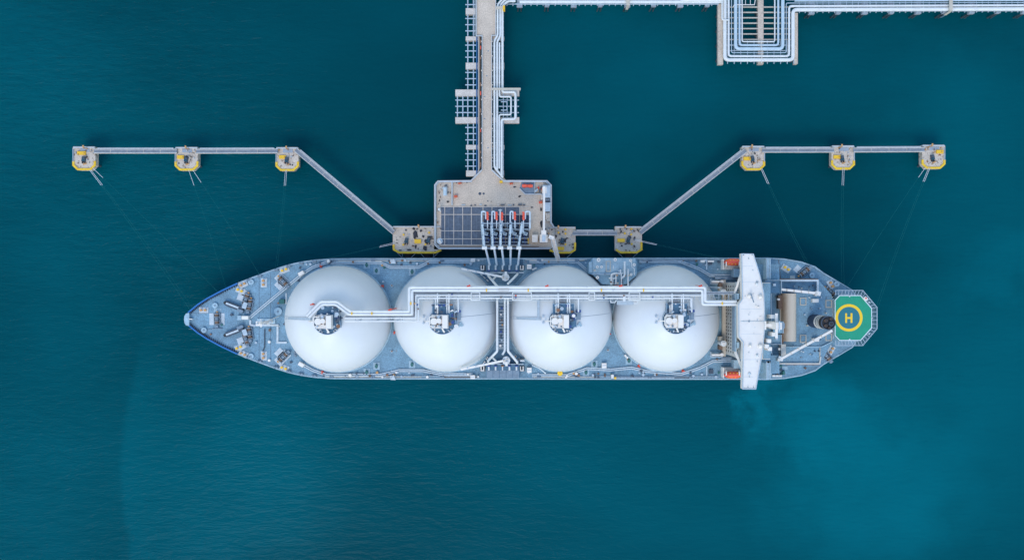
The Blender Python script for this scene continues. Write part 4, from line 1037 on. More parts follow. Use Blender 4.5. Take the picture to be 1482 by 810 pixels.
b = MB(); b.pobox(1253.5, 431.5, 2, 2, ZK + 1, ZK + 1.2, -45); obj('foam_monitor', b, 'red', hd)
for x, y in ((1215, 436), (1215, 484), (1240, 434), (1240, 486), (1236, 428)):
    q = P(x, y, ZK); b = MB(); b.beam((q.x, q.y, ZD if x < 1236 else 12), (q.x, q.y, ZK - 1), .6, .6); obj('helideck_column', b, 'steel_light', hd)

# ---- lifeboats (hang in davits, things of their own)
def lifeboat(yc, label, side):
    z = 22.0
    p0, p1 = P(1049.5, yc, z + 2), P(1076, yc, z + 2)
    L_ = p1.x - p0.x; y = p0.y; xm = (p0.x + p1.x) / 2
    t = thing('lifeboat', label, 'lifeboat', (xm, y, z - 1.2), 'enclosed lifeboats in davits under the bridge wings')
    def shell(zs):
        b = MB(); vs = []; nS = 13; nR = len(zs)
        for i in range(nS):
            u = -1 + 2 * i / (nS - 1); k = (1 - abs(u) ** 3.2) ** .6 if abs(u) < 1 else 0.0
            k = max(k, .16)
            for (hw, zz) in zs: vs.append((xm + u * L_ / 2, y + hw * k, z + zz * (0.55 + .45 * k) if zz > 0 else z + zz * (.4 + .6 * k)))
        fs = [[i * nR + j, (i + 1) * nR + j, (i + 1) * nR + j + 1, i * nR + j + 1] for i in range(nS - 1) for j in range(nR - 1)]
        b.add(vs, fs, True); return b
    obj('hull', shell([(1.45, .35), (1.35, -.3), (.75, -1.0), (0, -1.2), (-.75, -1.0), (-1.35, -.3), (-1.45, .35)]), 'orange_red', t)
    obj('canopy', shell([(-1.45, .35), (-1.2, 1.2), (-.6, 1.8), (0, 2.0), (.6, 1.8), (1.2, 1.2), (1.45, .35)]), 'orange_red', t)
    b = MB(); b.box(xm - 3.4, y - .5, z + 1.9, xm - 2.4, y + .5, z + 2.6); obj('conning_hatch', b, 'orange_red', t)
    for k in range(9):
        b = MB(); b.obox(xm - L_ * .4 + k * L_ * .095, y + (-.9 if k % 2 else .8), z + 1.45, z + 1.78, .3, .3, .7); obj('reflective_patch', b, 'yellow_bright', t)
    # davit belongs to the ship
    d = MB(); s_ = side
    for x in (1051, 1070): d.pbeam((x, yc + s_ * 9, ZD), (x, yc + s_ * 4.5, z + 3), .5, .7); d.pbeam((x, yc + s_ * 4.5, z + 3), (x, yc, z + 2.8), .35, .4)
    dv = obj('lifeboat_davit', d, 'white', ship)
    d = MB(); d.pbox(1048, min(yc + s_ * 4.6, yc + s_ * 11), 1074, max(yc + s_ * 4.6, yc + s_ * 11), ZD, 20.3); obj('davit_platform', d, 'cream', dv)
    d = MB(); d.pbox(1046.5, min(yc - s_ * 4, yc + s_ * 11), 1048, max(yc - s_ * 4, yc + s_ * 11), ZD, 21); obj('davit_frame', d, 'white', dv)
lifeboat(379, 'orange-red enclosed lifeboat under the bridge wing, on the side facing the jetty', 1)
lifeboat(542.8, 'orange-red enclosed lifeboat under the bridge wing, on the open-sea side', -1)

# ------------------------------------------------------------------ jetty: loading platform
ZJ = 10.0
def piles(parent, pts, z1, r=.55, rake=0.0, z0=-4):
    for i, (x, y) in enumerate(pts):
        q = P(x, y, z1); b = MB()
        b.tube([(q.x, q.y, z1 + .02), (q.x + rake * math.cos(i * 2.1), q.y + rake * math.sin(i * 2.1), z0)], r, 8); obj('pile', b, 'pile', parent)
plat = thing('loading_platform', 'rectangular concrete loading platform with slate-blue panels beside the ship', 'platform', P(713, 310, 0))
pol = [(628.5, 267), (633.5, 261.5), (681, 260.8), (697, 246), (718, 246), (732.5, 260.8), (792, 260.8), (798.5, 267.5), (798.5, 322), (803, 329), (803, 355), (797, 360.6), (635, 360.6), (628.5, 354)]
b = MB(); b.pprism(pol, ZJ - 2, ZJ); obj('deck', b, 'concrete', plat)
for pts in ([(697.3, 246), (681.6, 261.6), (634, 262.2), (629.3, 267.5), (629.3, 354), (635.3, 359.6), (797, 359.6)], [(711.6, 246), (728.5, 261.6), (791.6, 261.8), (797.6, 268), (797.6, 322), (802, 329)]):
    b = MB(); b.pribbon(pts, .55, ZJ + .003, ZJ + 1.1); o = obj('parapet', b, 'parapet', plat)
    inn = [(x + (1.5 if x < 700 else -1.5), y + (1.3 if y < 300 else -1.3)) for x, y in pts[1:]]
    b = MB(); b.ptube(inn, ZJ + .9, .16, 6); obj('service_pipe', b, 'steel_light', plat)
b = MB(); b.pbox(634, 356.4, 780, 357.4, ZJ, ZJ + .25); obj('kerb', b, 'rust', plat)
b = MB(); b.pbox(633, 270, 634, 352, ZJ, ZJ + .22); obj('kerb', b, 'tan', plat)
b = MB(); b.pbox(630.5, 263.5, 652.5, 298, ZJ + .003, ZJ + .02); obj('side_bay', b, 'concrete_fouled', plat)
piles(plat, [(x, y) for x in range(640, 800, 22) for y in (268, 290, 312, 334, 354)], ZJ - 2, .5)
# panels of the slate-blue floor
gx = [638, 643.6, 656.6, 669.6, 682.2, 699, 712, 731.5, 752, 766]; gy = [299.2, 310.4, 334, 345.6, 354.4]
for i in range(9):
    for j in range(4):
        if j == 0 and i in (2, 3): continue
        dark = i >= 5 and j >= 1
        if i == 8 and j == 0: continue
        b = MB(); b.pbox(gx[i] + .55, gy[j] + .55, gx[i + 1] - .55, gy[j + 1] - .55, ZJ + .003, ZJ + .15 + .03 * ((i * 7 + j * 3) % 3))
        obj('floor_panel', b, 'panel_dark' if dark else 'panel_slate', plat)
b = MB(); b.pbox(657.2, 299.8, 681.6, 309.8, ZJ + .003, ZJ + .17); obj('floor_panel', b, 'panel_slate', plat)
for x in gx[:5]:
    b = MB(); b.pbox(x - .45, 299.0, x + .45, 355, ZJ + .003, ZJ + .34); obj('floor_beam', b, 'concrete_light', plat)
for x in gx[5:9]:
    b = MB(); b.pbox(x - .4, 299.0, x + .4, 310.4, ZJ + .003, ZJ + .34); obj('floor_beam', b, 'concrete_light', plat)
for y in gy:
    b = MB(); b.pbox(637.6, y - .5, 766 if y < 312 else 699, y + .5, ZJ + .003, ZJ + .345); obj('floor_beam', b, 'concrete_light', plat)
b = MB(); b.pbox(699, 353.8, 768, 355.0, ZJ + .003, ZJ + .35); obj('floor_beam', b, 'parapet', plat)
for x in (698.6, 764.5):
    b = MB(); b.pbox(x - .6, 344, x + .6, 352.5, ZJ, ZJ + 1.2); obj('safety_post', b, 'yellow', plat)
for x in (649, 663, 676, 690):                       # thin panel joints
    b = MB(); b.pbox(x - .15, 311, x + .15, 353.8, ZJ + .2, ZJ + .245); obj('panel_joint', b, 'steel', plat)
b = MB(); b.pbox(652.8, 263, 655.6, 297.5, ZJ, ZJ + .9); obj('pipe_trench_cover', b, 'concrete_light', plat)
b = MB(); b.ptube([(654.2, 263), (654.2, 297)], ZJ + 1.1, .2, 6); obj('service_pipe', b, 'steel_light', plat)
for x, y, r in ((694.5, 280.2, 2.2), (700, 280.2, 1.6), (706, 291, 1.0), (744, 270.5, 1.3), (771, 300, 1.0)):
    b = MB(); b.pcyl(x, y, ZJ + .003, ZJ + .05, r, n=14); obj('manhole', b, 'steel_dark', plat)
for k in range(8):
    b = MB(); b.pobox(763 + k * 2, 284.5, .9, 3.6, ZJ + .004, ZJ + .012, 25); obj('painted_stripe', b, 'concrete_light', plat)
for k in range(12):                                  # clutter along the north edge of the panels
    x = 672 + k * 8 + random.uniform(-2, 2); b = MB(); b.pobox(x, 296.8 + random.uniform(-.8, .8), random.uniform(2, 7), random.uniform(.8, 1.8), ZJ, ZJ + random.uniform(.3, .9)); obj('cable_tray', b, random.choice(('steel_light', 'steel_dark', 'concrete_light')), plat)
# right-hand strip of plant
for x0, y0, x1, y1, h, m_ in ((785.5, 268, 796.5, 286, 2.6, 'steel_light'), (789, 287.5, 796, 292, 1.8, 'steel_dark'), (789, 293, 796.5, 306, 2.4, 'steel_light'), (790, 308, 796, 320, 1.2, 'concrete_fouled'), (783, 281, 787, 289, 1.4, 'concrete_light')):
    b = MB(); b.pbox(x0, y0, x1, y1, ZJ, ZJ + h); o = obj('plant_housing', b, m_, plat)
    b = MB(); b.pbox(x0 + .8, y0 + .8, x1 - .8, y0 + 1.5, ZJ + h, ZJ + h + .2); obj('housing_ridge', b, 'steel_light', o)
for k in range(16):
    b = MB(); b.pobox(random.uniform(788, 797), random.uniform(306, 355), random.uniform(1, 2.6), random.uniform(1, 2.6), ZJ, ZJ + random.uniform(.4, 1.2), random.choice((0, 30))); obj('equipment_box', b, random.choice(('steel_dark', 'orange', 'concrete_light', 'brown', 'steel')), plat)
b = MB(); b.pprism([(755, 263), (774, 263), (774, 280.5), (760, 280.5), (752, 273)], ZJ, ZJ + .15); bay = obj('equipment_bay', b, 'steel', plat)
b = MB(); b.pribbon([(752, 273), (760, 281), (787, 281)], .45, ZJ + .002, ZJ + 1.0); obj('bay_wall', b, 'parapet', plat)
b = MB(); b.pbox(773.6, 263, 774.4, 281, ZJ + .16, ZJ + 1.0); obj('bay_wall', b, 'parapet', plat)
for k in range(6):
    b = MB(); b.pobox(775.5 + k * 1.9, random.uniform(271, 278), 2, 3, ZJ, ZJ + 1.4); obj('pump_unit', b, random.choice(('red', 'steel_dark', 'red', 'steel_light')), plat)
for k in range(30):
    x, y = random.choice(((random.uniform(632, 652), random.uniform(264, 298)), (random.uniform(631, 637), random.uniform(300, 355)), (random.uniform(636, 795), random.uniform(263.4, 265))))
    b = MB(); b.pobox(x, y, random.uniform(.8, 2), random.uniform(.8, 2), ZJ, ZJ + random.uniform(.3, 1.1)); obj('equipment_box', b, random.choice(('tan', 'steel_light', 'rust', 'steel_dark', 'concrete_light')), plat)

# free-standing things on the platform
def heap(name, x, y, lx, ly, z, h, m_, par, label=None, cat=None, group=None):
    pts = []
    for k in range(11):
        a = 2 * math.pi * k / 11; r_ = random.uniform(.65, 1.15); pts.append((x + lx / 2 * r_ * math.cos(a), y + ly / 2 * r_ * math.sin(a)))
    b = MB(); b.pprism(pts, z, z + h * .6); b.pprism([(x + (px - x) * .6, y + (py - y) * .6) for px, py in pts], z + h * .6, z + h)
    return obj(name, b, m_, par, label, cat, group)
for x, y, lx, ly in ((745.5, 270.5, 3, 2), (783, 303, 3, 6), (783.5, 324, 3.5, 11), (752, 284, 4, 3), (769, 300, 2, 2), (711, 291.5, 1.5, 1.5), (636, 290, 2, 4), (638, 331, 2, 2), (648, 292, 4, 3)):
    heap('hose_coil', x, y, lx, ly, ZJ, .5, 'black', plat)
def single(name, b, m_, label, cat, group=None): return obj(name, b, m_, None, label, cat, group)
t = thing('equipment_tank', 'long orange-red tank lying on a grey bay in the platform corner', 'tank', P(763, 269, ZJ + .15))
b = MB(); b.ptube([(755.5, 268.8), (771, 269.2)], ZJ + 1.3, .62, 12); obj('shell', b, 'orange_red', t)
for x in (759, 767): b = MB(); b.pbox(x - .8, 266, x + .8, 272, ZJ + .15, ZJ + .9); obj('saddle', b, 'red', t)
b = MB(); b.pcyl(763, 269, ZJ + 1.7, ZJ + 2.3, 1.2, n=10); obj('manway', b, 'red', t)
t = thing('water_tank', 'pale blue rounded tank in the left bay of the platform', 'tank', P(644, 277, ZJ))
b = MB(); b.pprism([(640.5, 271), (642.5, 269.2), (646, 269.2), (648, 271), (648, 283.5), (646, 285.3), (642.5, 285.3), (640.5, 283.5)], ZJ, ZJ + .35); obj('bund', b, 'concrete_light', t)
b = MB(); b.ptube([(644.2, 271.5), (644.2, 283)], ZJ + 1.4, .8, 12); obj('shell', b, 'pipe_blue', t)
b = MB(); b.pcyl(644.2, 274, ZJ + 1.9, ZJ + 2.5, .8, n=8); obj('filler_cap', b, 'white', t)
for x, y, lab in ((659.5, 284, 'small red fire box beside the pale pipe on the left of the platform'), (782.5, 292.5, 'small red fire box near the white gangway mast on the platform'),
                  (665.5, 265, 'flat red fire box at the upper parapet left of the road'), (740, 265.5, 'flat red fire box at the upper parapet right of the road')):
    t = thing('fire_box', lab, 'fire box', P(x, y, ZJ))
    b = MB(); b.pobox(x, y, 4.4, 3 if y > 270 else 2, ZJ, ZJ + 1.3, -10); obj('cabinet', b, 'red', t)
    b = MB(); b.pobox(x + .4, y + .2, 1.6, 1.0, ZJ + 1.3, ZJ + 1.6, 30); obj('nozzle', b, 'orange', t)
b = MB(); b.pobox(725.2, 263, 4.4, 3, ZJ, ZJ + 1.5); single('grit_box', b, 'yellow', 'yellow box at the corner where the road meets the platform', 'box')
for x, y, lab, h in ((636.5, 348.6, 'round white fire monitor tower at the lower left corner of the platform', 9), (635.5, 303, 'slim white fire monitor tower on the left edge of the platform', 5)):
    t = thing('monitor_tower', lab, 'tower', P(x, y, ZJ))
    b = MB(); b.pcyl(x, y, ZJ, ZJ + h, 1.3, n=10); obj('column', b, 'white', t)
    b = MB(); b.pcyl(x, y, ZJ + h, ZJ + h + .4, 2.2 if h < 6 else 4.2, n=12); obj('platform', b, 'steel_light', t)
    b = MB(); b.pcyl(x, y, ZJ + h + .4, ZJ + h + 1.2, 1.4, n=10); b.pbeam((x, y, ZJ + h + 1.1), (x + 2, y + 3.5, ZJ + h + 1.8), .3, .3); obj('monitor', b, 'white', t)
# gangway tower
t = thing('gangway_tower', 'white gangway tower with long mast and ramp reaching down to the ship', 'gangway', P(787, 342, ZJ))
b = MB(); b.pbox(781.5, 339.5, 792.5, 350.5, ZJ, 20); obj('tower_base', b, 'white', t)
b = MB(); b.pbox(783.5, 333, 790.5, 346, 20, 22); obj('tower_head', b, 'white', t)
b = MB(); b.pbox(784.5, 341, 789.5, 349.5, 22, 22.6); obj('hoist', b, 'steel_light', t)
b = MB(); b.pbeam((787.2, 336, 22.2), (787.6, 270, 21.2), .75, .9); obj('mast', b, 'white', t)
b = MB(); b.pbox(785, 270.5, 791, 279.5, 19, 20.8); obj('counterweight', b, 'white', t)
b = MB(); b.pobox(798, 343.5, 7.5, 5, 18, 21.6, 20); obj('landing', b, 'white', t)
b = MB(); b.pbeam((799.5, 344, 21.2), (808.2, 377.5, 18.6), 1.7, .35); obj('ramp', b, 'concrete_light', t)
for s_ in (-.85, .85):
    b = MB(); q0, q1 = P(799.5, 344, 22), P(808.2, 377.5, 19.4); b.beam(q0 + Vector((s_, 0, 0)), q1 + Vector((s_, 0, 0)), .18, .5); obj('ramp_rail', b, 'pad', t)
q = P(799, 345, 18); b = MB(); b.beam((q.x, q.y, 9.5), (q.x, q.y, 18), .8, .8); obj('landing_leg', b, 'white', t)
b = MB(); b.pbox(770, 339.8, 778.2, 350.4, ZJ, ZJ + 2.8); ctl = single('control_cabin', b, 'white', 'plain white square cabin beside the gangway tower', 'cabin')
b = MB(); b.pbox(770.8, 350.0, 777.4, 350.6, ZJ + 1.4, ZJ + 2.3); obj('window', b, 'glass_dark', ctl)

# loading arms
ARMS = [((697, 306), (705.6, 312), (698.2, 322), (701, 358.5), (708.6, 383.5), (707.5, 388), 'leftmost white loading arm, with a wide squared loop'),
        ((712, 306), (718.7, 312), (711.8, 324), (713.5, 358.5), (718.8, 383.5), (717.3, 388), 'second white loading arm from the left, with a rounded loop'),
        ((724, 304), (726.6, 312.5), (725.4, 322), (724.6, 358.5), (729.0, 383.5), (727.3, 388), 'middle white loading arm of the five'),
        ((738.5, 306), (745.2, 312), (739.5, 322), (737.4, 358.5), (738.6, 383.5), (737.3, 388), 'fourth white loading arm from the left, with a rounded loop'),
        ((767, 306), (757.6, 312), (755.5, 322), (750.8, 358.5), (749.3, 383.5), (747.5, 388), 'rightmost white loading arm, with a wide squared loop')]
for i, (lp, cw, sh, el_, wr, fl, lab) in enumerate(ARMS):
    base = (sh[0] + 1.2, 335)
    t = thing('cargo_loader', lab, 'loading arm', P(base[0], base[1], ZJ), 'loading arms in a row on the jetty platform')
    b = MB(); b.pobox(base[0], base[1], 7, 7, ZJ, ZJ + 1.2); obj('base_plate', b, 'steel', t)
    q = P(base[0], base[1], 24); b = MB(); b.cyl(q.x, q.y, ZJ + 1.2, 24, .55, n=12); obj('riser', b, 'pipe_blue', t)
    b = MB(); b.pbeam((sh[0] + 1, 336, 24.0), (sh[0], sh[1] - 1, 24.5), .8, .8); obj('trunnion', b, 'pipe_blue', t)
    b = MB(); b.ptube([(base[0], base[1], 24), (sh[0], sh[1], 25.2), (el_[0], el_[1], 27.5)], 25, .37, 10, 1.0); obj('inboard_arm', b, 'arm_grey', t)
    b = MB(); b.ptube([(sh[0] - 1.8, sh[1] + 4, 24.6), (el_[0] - 1.6, el_[1], 26.9)], 25, .2, 7); obj('pantograph_rod', b, 'pipe_blue', t)
    b = MB(); b.ptube([(el_[0] + 1.4, el_[1], 27.5), (wr[0], wr[1], 22.2), (fl[0], wr[1] + 1.2, 21.6), (fl[0], fl[1], 21.2)], 25, .36, 10, .5); obj('outboard_arm', b, 'arm_grey', t)
    b = MB(); q = P(el_[0] + .5, el_[1], 27.5); b.tube([(q.x - 1.1, q.y, 27.5), (q.x + .9, q.y, 27.5)], .72, 12); obj('elbow_joint', b, 'pipe_white', t)
    sgn = 1 if cw[0] > lp[0] else -1
    b = MB(); b.ptube([(lp[0], 331, 24.2), (lp[0], lp[1] + 4, 25.5), (lp[0], lp[1], 25.5), (cw[0] - sgn * 2.6, lp[1], 25.5), (cw[0] - sgn * 2.6, 317, 25.2)], 25, .32, 10, .9); obj('upper_loop', b, 'arm_grey', t)
    b = MB(); b.pbeam((cw[0], cw[1] + 6, 25.4), (cw[0], 330, 24), .4, .5); obj('counterweight_beam', b, 'steel_light', t)
    for k in range(6):
        b = MB(); b.pobox(cw[0] + (.3 if k % 2 else -.3), cw[1] - 4.6 + k * 2.0, 2.9, 1.7, 24.6, 26.1 + .1 * (k % 2)); obj('counterweight', b, 'orange_red', t)
    b = MB(); b.pobox(base[0] + 4, 338, 5.5, 4.5, ZJ + .2, 17.5, 20); obj('drive_box', b, 'pipe_blue', t)
    b = MB(); b.pobox(base[0] + 4.4, 337.6, 2.8, 2.2, 17.5, 18, 20); obj('drive_cover', b, 'steel', t)
    b = MB()
    for y in (326, 331, 344, 350): b.pbox(base[0] - 1, y, base[0] + 8, y + .6, 16.6, 17)
    obj('access_ladder', b, 'steel_light', t)
    for k in range(9):
        u = (k + .5) / 9; xx = sh[0] + (el_[0] - sh[0]) * u; yy = sh[1] + (el_[1] - sh[1]) * u
        b = MB(); b.pobox(xx + (.8 if k % 2 else -.9), yy, random.uniform(1.2, 2.6), random.uniform(1, 1.8), 24.4 + 2.2 * u, 25.6 + 2.2 * u, 10); obj('arm_fitting', b, random.choice(('steel', 'steel_light', 'pipe_blue', 'steel_dark', 'deck_dark')), t)
    for k in range(7):
        b = MB(); b.pobox(base[0] + random.uniform(-3, 9), random.uniform(324, 351), random.uniform(1, 4), random.uniform(1, 3), ZJ + .3, random.uniform(12, 16), random.choice((0, 30))); obj('base_fitting', b, random.choice(('steel', 'deck_dark', 'panel_dark', 'steel_light', 'blue_valve')), t)
    b = MB(); b.ptube([(el_[0] + 2.6, el_[1], 27.2), (wr[0] + 1.2, wr[1], 22.4)], 25, .16, 6); obj('pantograph_rod', b, 'steel_light', t)
    b = MB(); b.ptube([(base[0] + 2.4, 341, 17), (base[0] + 3, 352, 14), (base[0] + 3, 353, ZJ)], 15, .22, 7, .5); obj('drain_hose', b, 'blue_valve', t)
b = MB(); b.pbox(697, 322.5, 767, 324, 16, 16.5); b.pbox(697, 331.5, 767, 332.6, 16, 16.5)
for x in (698, 710, 722, 734, 746, 758, 766): b.pbox(x - .4, 321, x + .4, 334, 15.5, 16.6)
for x in (698, 766):
    q = P(x, 328, 16); b.beam((q.x, q.y, ZJ), (q.x, q.y, 16), .5, .5)
single('arm_gantry', b, 'steel_light', 'low steel gantry frame running behind the five loading arms', 'gantry')

# ------------------------------------------------------------------ dolphins
def octagon(x0, y0, x1, y1, c0=2, c1=7): return [(x0, y0 + c0), (x0 + c0, y0), (x1 - c0, y0), (x1, y0 + c0), (x1, y1 - c1), (x1 - c1, y1), (x0 + c1, y1), (x0, y1 - c1)]
def hook(t, x, y, z, rot=0):
    b = MB(); b.pobox(x, y, 5, 7, z, z + .9, rot); o = obj('mooring_hook', b, 'teal_dark', t)
    b = MB(); b.pcyl(x + .3, y - 1.5, z + .9, z + 2.2, 1.6, n=10); obj('capstan', b, 'steel_dark', o)
    b = MB(); b.pobox(x + 1.5, y + 3.5, 1.3, 5, z + .1, z + .8, rot - 15); b.pobox(x - 1.2, y + 3.6, 1.3, 5, z + .1, z + .8, rot + 8); obj('hook_arm', b, 'black', o)
def stub_light(t, x, y, z):
    b = MB(); q = P(x, y, z + 4); b.cyl(q.x, q.y, z, z + 4, .25, n=7); o = obj('navigation_light', b, 'orange', t)
    b = MB(); b.pobox(x, y - 1.5, 2.2, 3.2, z + 4, z + 4.3); obj('lamp_head', b, 'orange', o)
ZQ = 9.5
def dolphin(x0, x1, y0, y1, yel, label, inner):
    xm, ym = (x0 + x1) / 2, (y0 + y1) / 2
    t = thing('mooring_dolphin', label, 'mooring dolphin', P(xm, ym, 0), 'small concrete mooring dolphins')
    b = MB(); b.pprism(octagon(x0, y0, x1, y1), ZQ - 3.0, ZQ); obj('cap', b, 'concrete_worn', t)
    b = MB(); b.pribbon([(x0 + .8, y0 + 1.2), (x1 - .8, y0 + 1.2)], .5, ZQ + .003, ZQ + 1.0); obj('parapet', b, 'parapet', t)
    b = MB(); b.pribbon([(x0 + 1.0, y1 - 13), (x0 + 1.0, y1 - 7), (x0 + 7.2, y1 - 1.1), (x1 - 7.2, y1 - 1.1), (x1 - 1.0, y1 - 7), (x1 - 1.0, y1 - 13)], .85, ZQ + .003, ZQ + .35); obj('edge_kerb', b, 'yellow_worn', t)
    b = MB(); b.pobox(yel[0], yel[1], yel[2], 5, ZQ, ZQ + .7); o = obj('yellow_platform', b, 'yellow', t)
    b = MB(); b.pobox(yel[0] + yel[2] * .3, yel[1], 1.2, 1.2, ZQ + .7, ZQ + 1.1); obj('bollard', b, 'orange', o)
    hook(t, xm - 1, ym + 1, ZQ, 10 * inner)
    b = MB(); b.pobox(xm + 1, ym + 8, 5, 1.6, ZQ, ZQ + .4, -20); obj('rope_guide', b, 'orange', t)
    stub_light(t, xm - 1.5, y0 + 1.2, ZQ)
    for k in range(13):
        b = MB(); b.pobox(random.uniform(x0 + 4, x1 - 4), random.uniform(y0 + 3, y1 - 6), random.uniform(.8, 1.8), random.uniform(.8, 1.8), ZQ, ZQ + random.uniform(.3, .9), random.uniform(0, 90)); obj('equipment_box', b, random.choice(('steel_dark', 'black', 'steel_light', 'concrete_grey', 'rust', 'tan', 'brown', 'orange')), t)
    b = MB(); b.pbox(x0 if inner > 0 else x1 - .6, y0 + 4, x0 + .6 if inner > 0 else x1, y1 - 12, ZQ, ZQ + .8); obj('side_rail', b, 'steel_light', t)
    b = MB(); b.pbox(xm - 6, y0 + 3, xm + 8, y0 + 8, ZQ + .002, ZQ + .12); obj('walkway_pad', b, 'concrete_grey', t)
    piles(t, [(xm - 11, ym - 10), (xm + 11, ym - 10), (xm - 11, ym + 9), (xm + 11, ym + 9), (xm, ym - 3), (xm, ym + 11)], ZQ - 3, .5, 1.2)
dolphin(105, 138, 212, 246, (117.5, 221.5, 12), 'concrete mooring dolphin at the far left end of the catwalk', 1)
dolphin(253, 286.5, 212.7, 246.5, (261, 227.3, 9.5), 'concrete mooring dolphin in the middle of the left-hand row', 1)
dolphin(399, 432, 213, 247, (408.5, 227.2, 9.5), 'concrete mooring dolphin where the left catwalk turns diagonal', 1)
dolphin(1073.5, 1107, 211, 246, (1081.7, 229.5, 11), 'concrete mooring dolphin where the right catwalk turns diagonal', -1)
dolphin(1203.5, 1237, 210.5, 245, (1211.8, 227, 10), 'concrete mooring dolphin in the middle of the right-hand row', -1)
dolphin(1334.5, 1368, 209.5, 244, (1360.5, 219.5, 10), 'concrete mooring dolphin at the far right end of the catwalk', -1)
# tip rail of the left-most one
HEAPS = [[(601, 339, 8, 14), (598.5, 331, 4, 4), (609, 334, 3.5, 4), (612.5, 342, 5, 3.5), (616.5, 349, 6, 6), (615, 359, 6, 8), (601.5, 357, 3, 7), (592, 361.3, 7, 2.5), (579, 362, 5, 2), (587.5, 333, 3, 2.5), (622, 342.5, 9, 2)],
         [(816, 349, 4, 5), (829.5, 358, 2, 3), (809, 351, 2, 2), (804.5, 341, 4, 2)], [(918.5, 345, 3, 7), (900, 355.5, 2.5, 3), (905, 353, 3, 1.5), (918, 355.5, 2, 3), (906, 362, 2, 2), (911.5, 362.4, 2, 1.6), (907, 331.5, 2, 2), (898.5, 352, 2, 1.5)]]
def breast(poly, yedge, hooks, label, braces, box, extra):
    xs = [p[0] for p in poly]; ys = [p[1] for p in poly]
    heaps = HEAPS.pop(0)
    t = thing('breasting_dolphin', label, 'breasting dolphin', P(sum(xs) / len(xs), sum(ys) / len(ys), 0), 'wide breasting dolphins with yellow edges along the ship')
    b = MB(); b.pprism(poly, ZQ - 2.6, ZQ); obj('cap', b, 'concrete_fouled', t)
    b = MB(); b.pribbon(yedge, .8, ZQ - .6, ZQ + .45); obj('edge_kerb', b, 'yellow_worn', t)
    b = MB(); b.pribbon([(min(xs) + 1, min(ys) + 1), (max(xs) - 1, min(ys) + 1)], .45, ZQ + .003, ZQ + 1.0); obj('parapet', b, 'parapet', t)
    for x, y in hooks: hook(t, x, y, ZQ, 15)
    for q in heaps: heap('tarpaulin_heap', *q, ZQ, .6, 'tarp', t)
    b = MB(); b.pobox(box[0], box[1], box[2], box[3], ZQ, ZQ + .7); obj('yellow_platform', b, 'yellow', t)
    for x, y in extra: b = MB(); b.pobox(x, y, 2.2, 2.6, ZQ, ZQ + .9, random.uniform(-30, 30)); obj('bollard', b, 'yellow', t)
    for k in range(14):
        b = MB(); b.pobox(random.uniform(min(xs) + 3, max(xs) - 3), random.uniform(min(ys) + 4, max(ys) - 5), random.uniform(.8, 2.4), random.uniform(.8, 2.4), ZQ, ZQ + random.uniform(.2, .7), random.uniform(0, 90)); obj('rope_coil' if k % 3 == 0 else 'equipment_box', b, random.choice(('black', 'steel_dark', 'brown', 'black', 'concrete_grey')), t)
    stub_light(t, sum(xs) / len(xs) - 4, min(ys) + 1, ZQ)
    for a, c in braces:
        b = MB(); b.pbeam((a[0], a[1], 8.4), (c[0], c[1], 6.5), .22, .22); obj('fender_chain', b, 'steel_light', t)
    x0, x1 = min(p[0] for p in yedge) + 7, max(p[0] for p in yedge) - 7
    nf = 2 if x1 - x0 > 40 else 1
    for k in range(nf):
        xa = x0 + (x1 - x0) * k / nf + 2; xb = x0 + (x1 - x0) * (k + 1) / nf - 2
        b = MB(); b.pbox(xa, 372.0, xb, 374.5, 1.5, 7); o = obj('fender_panel', b, 'black', t)
        b = MB(); b.pbox((xa + xb) / 2 - 4, 364, (xa + xb) / 2 + 4, 372, 3.5, 5.6); obj('fender_cone', b, 'black', o)
    piles(t, [(x0 - 2 + (x1 - x0 + 4) * k / 3, y) for k in range(4) for y in (335, 348, 360)], ZQ - 2.6, .5, 1.0)
breast([(568.5, 327), (628, 327), (628, 360.8), (638, 360.8), (638, 362), (630, 365.5), (577, 365.5), (568.5, 361)], [(569.6, 353), (569.8, 361), (577.5, 365.4), (630, 365.4), (638.5, 361.6)],
       [(588, 348), (620, 347.5)], 'wide stained breasting dolphin joined to the left side of the loading platform', [((575, 366), (583.5, 374)), ((602, 366), (593.5, 374)), ((608, 366), (615.5, 374)), ((634, 366), (625.5, 374)), ((582, 366), (583, 372)), ((628, 366), (627, 372))], (604.5, 349, 9.5, 6), ((584, 339.5), (583.5, 354), (615.5, 353.5), (621, 336.5)))
breast([(803.5, 328.2), (833, 328.2), (833, 361), (826, 365.5), (805, 365.5), (795.5, 362.5), (798, 361), (803.5, 356)], [(795.5, 362), (806, 365.4), (825.5, 365.4), (832, 361.5), (832.4, 351)],
       [(813.5, 348)], 'breasting dolphin at the right corner of the loading platform, beneath the gangway ramp', [((800, 366), (808, 374)), ((828, 366), (819, 374))], (811.5, 359.5, 9.5, 5), ((808.5, 336.5), (818.5, 338), (818.5, 331.8), (818.5, 353.5)))
breast([(890, 327.5), (929, 327.5), (929, 361), (922, 365.8), (897, 365.8), (890, 362)], [(891.5, 361), (898, 365.2), (921.5, 365.2), (928.4, 361), (928.4, 349)],
       [(909.5, 347)], 'detached breasting dolphin at the right, linked by a short catwalk', [((895, 366), (902, 373)), ((923, 366), (915, 373))], (899, 347.8, 10.5, 5), ((904.5, 337.5), (913.5, 339), (914, 331), (914.5, 353)))

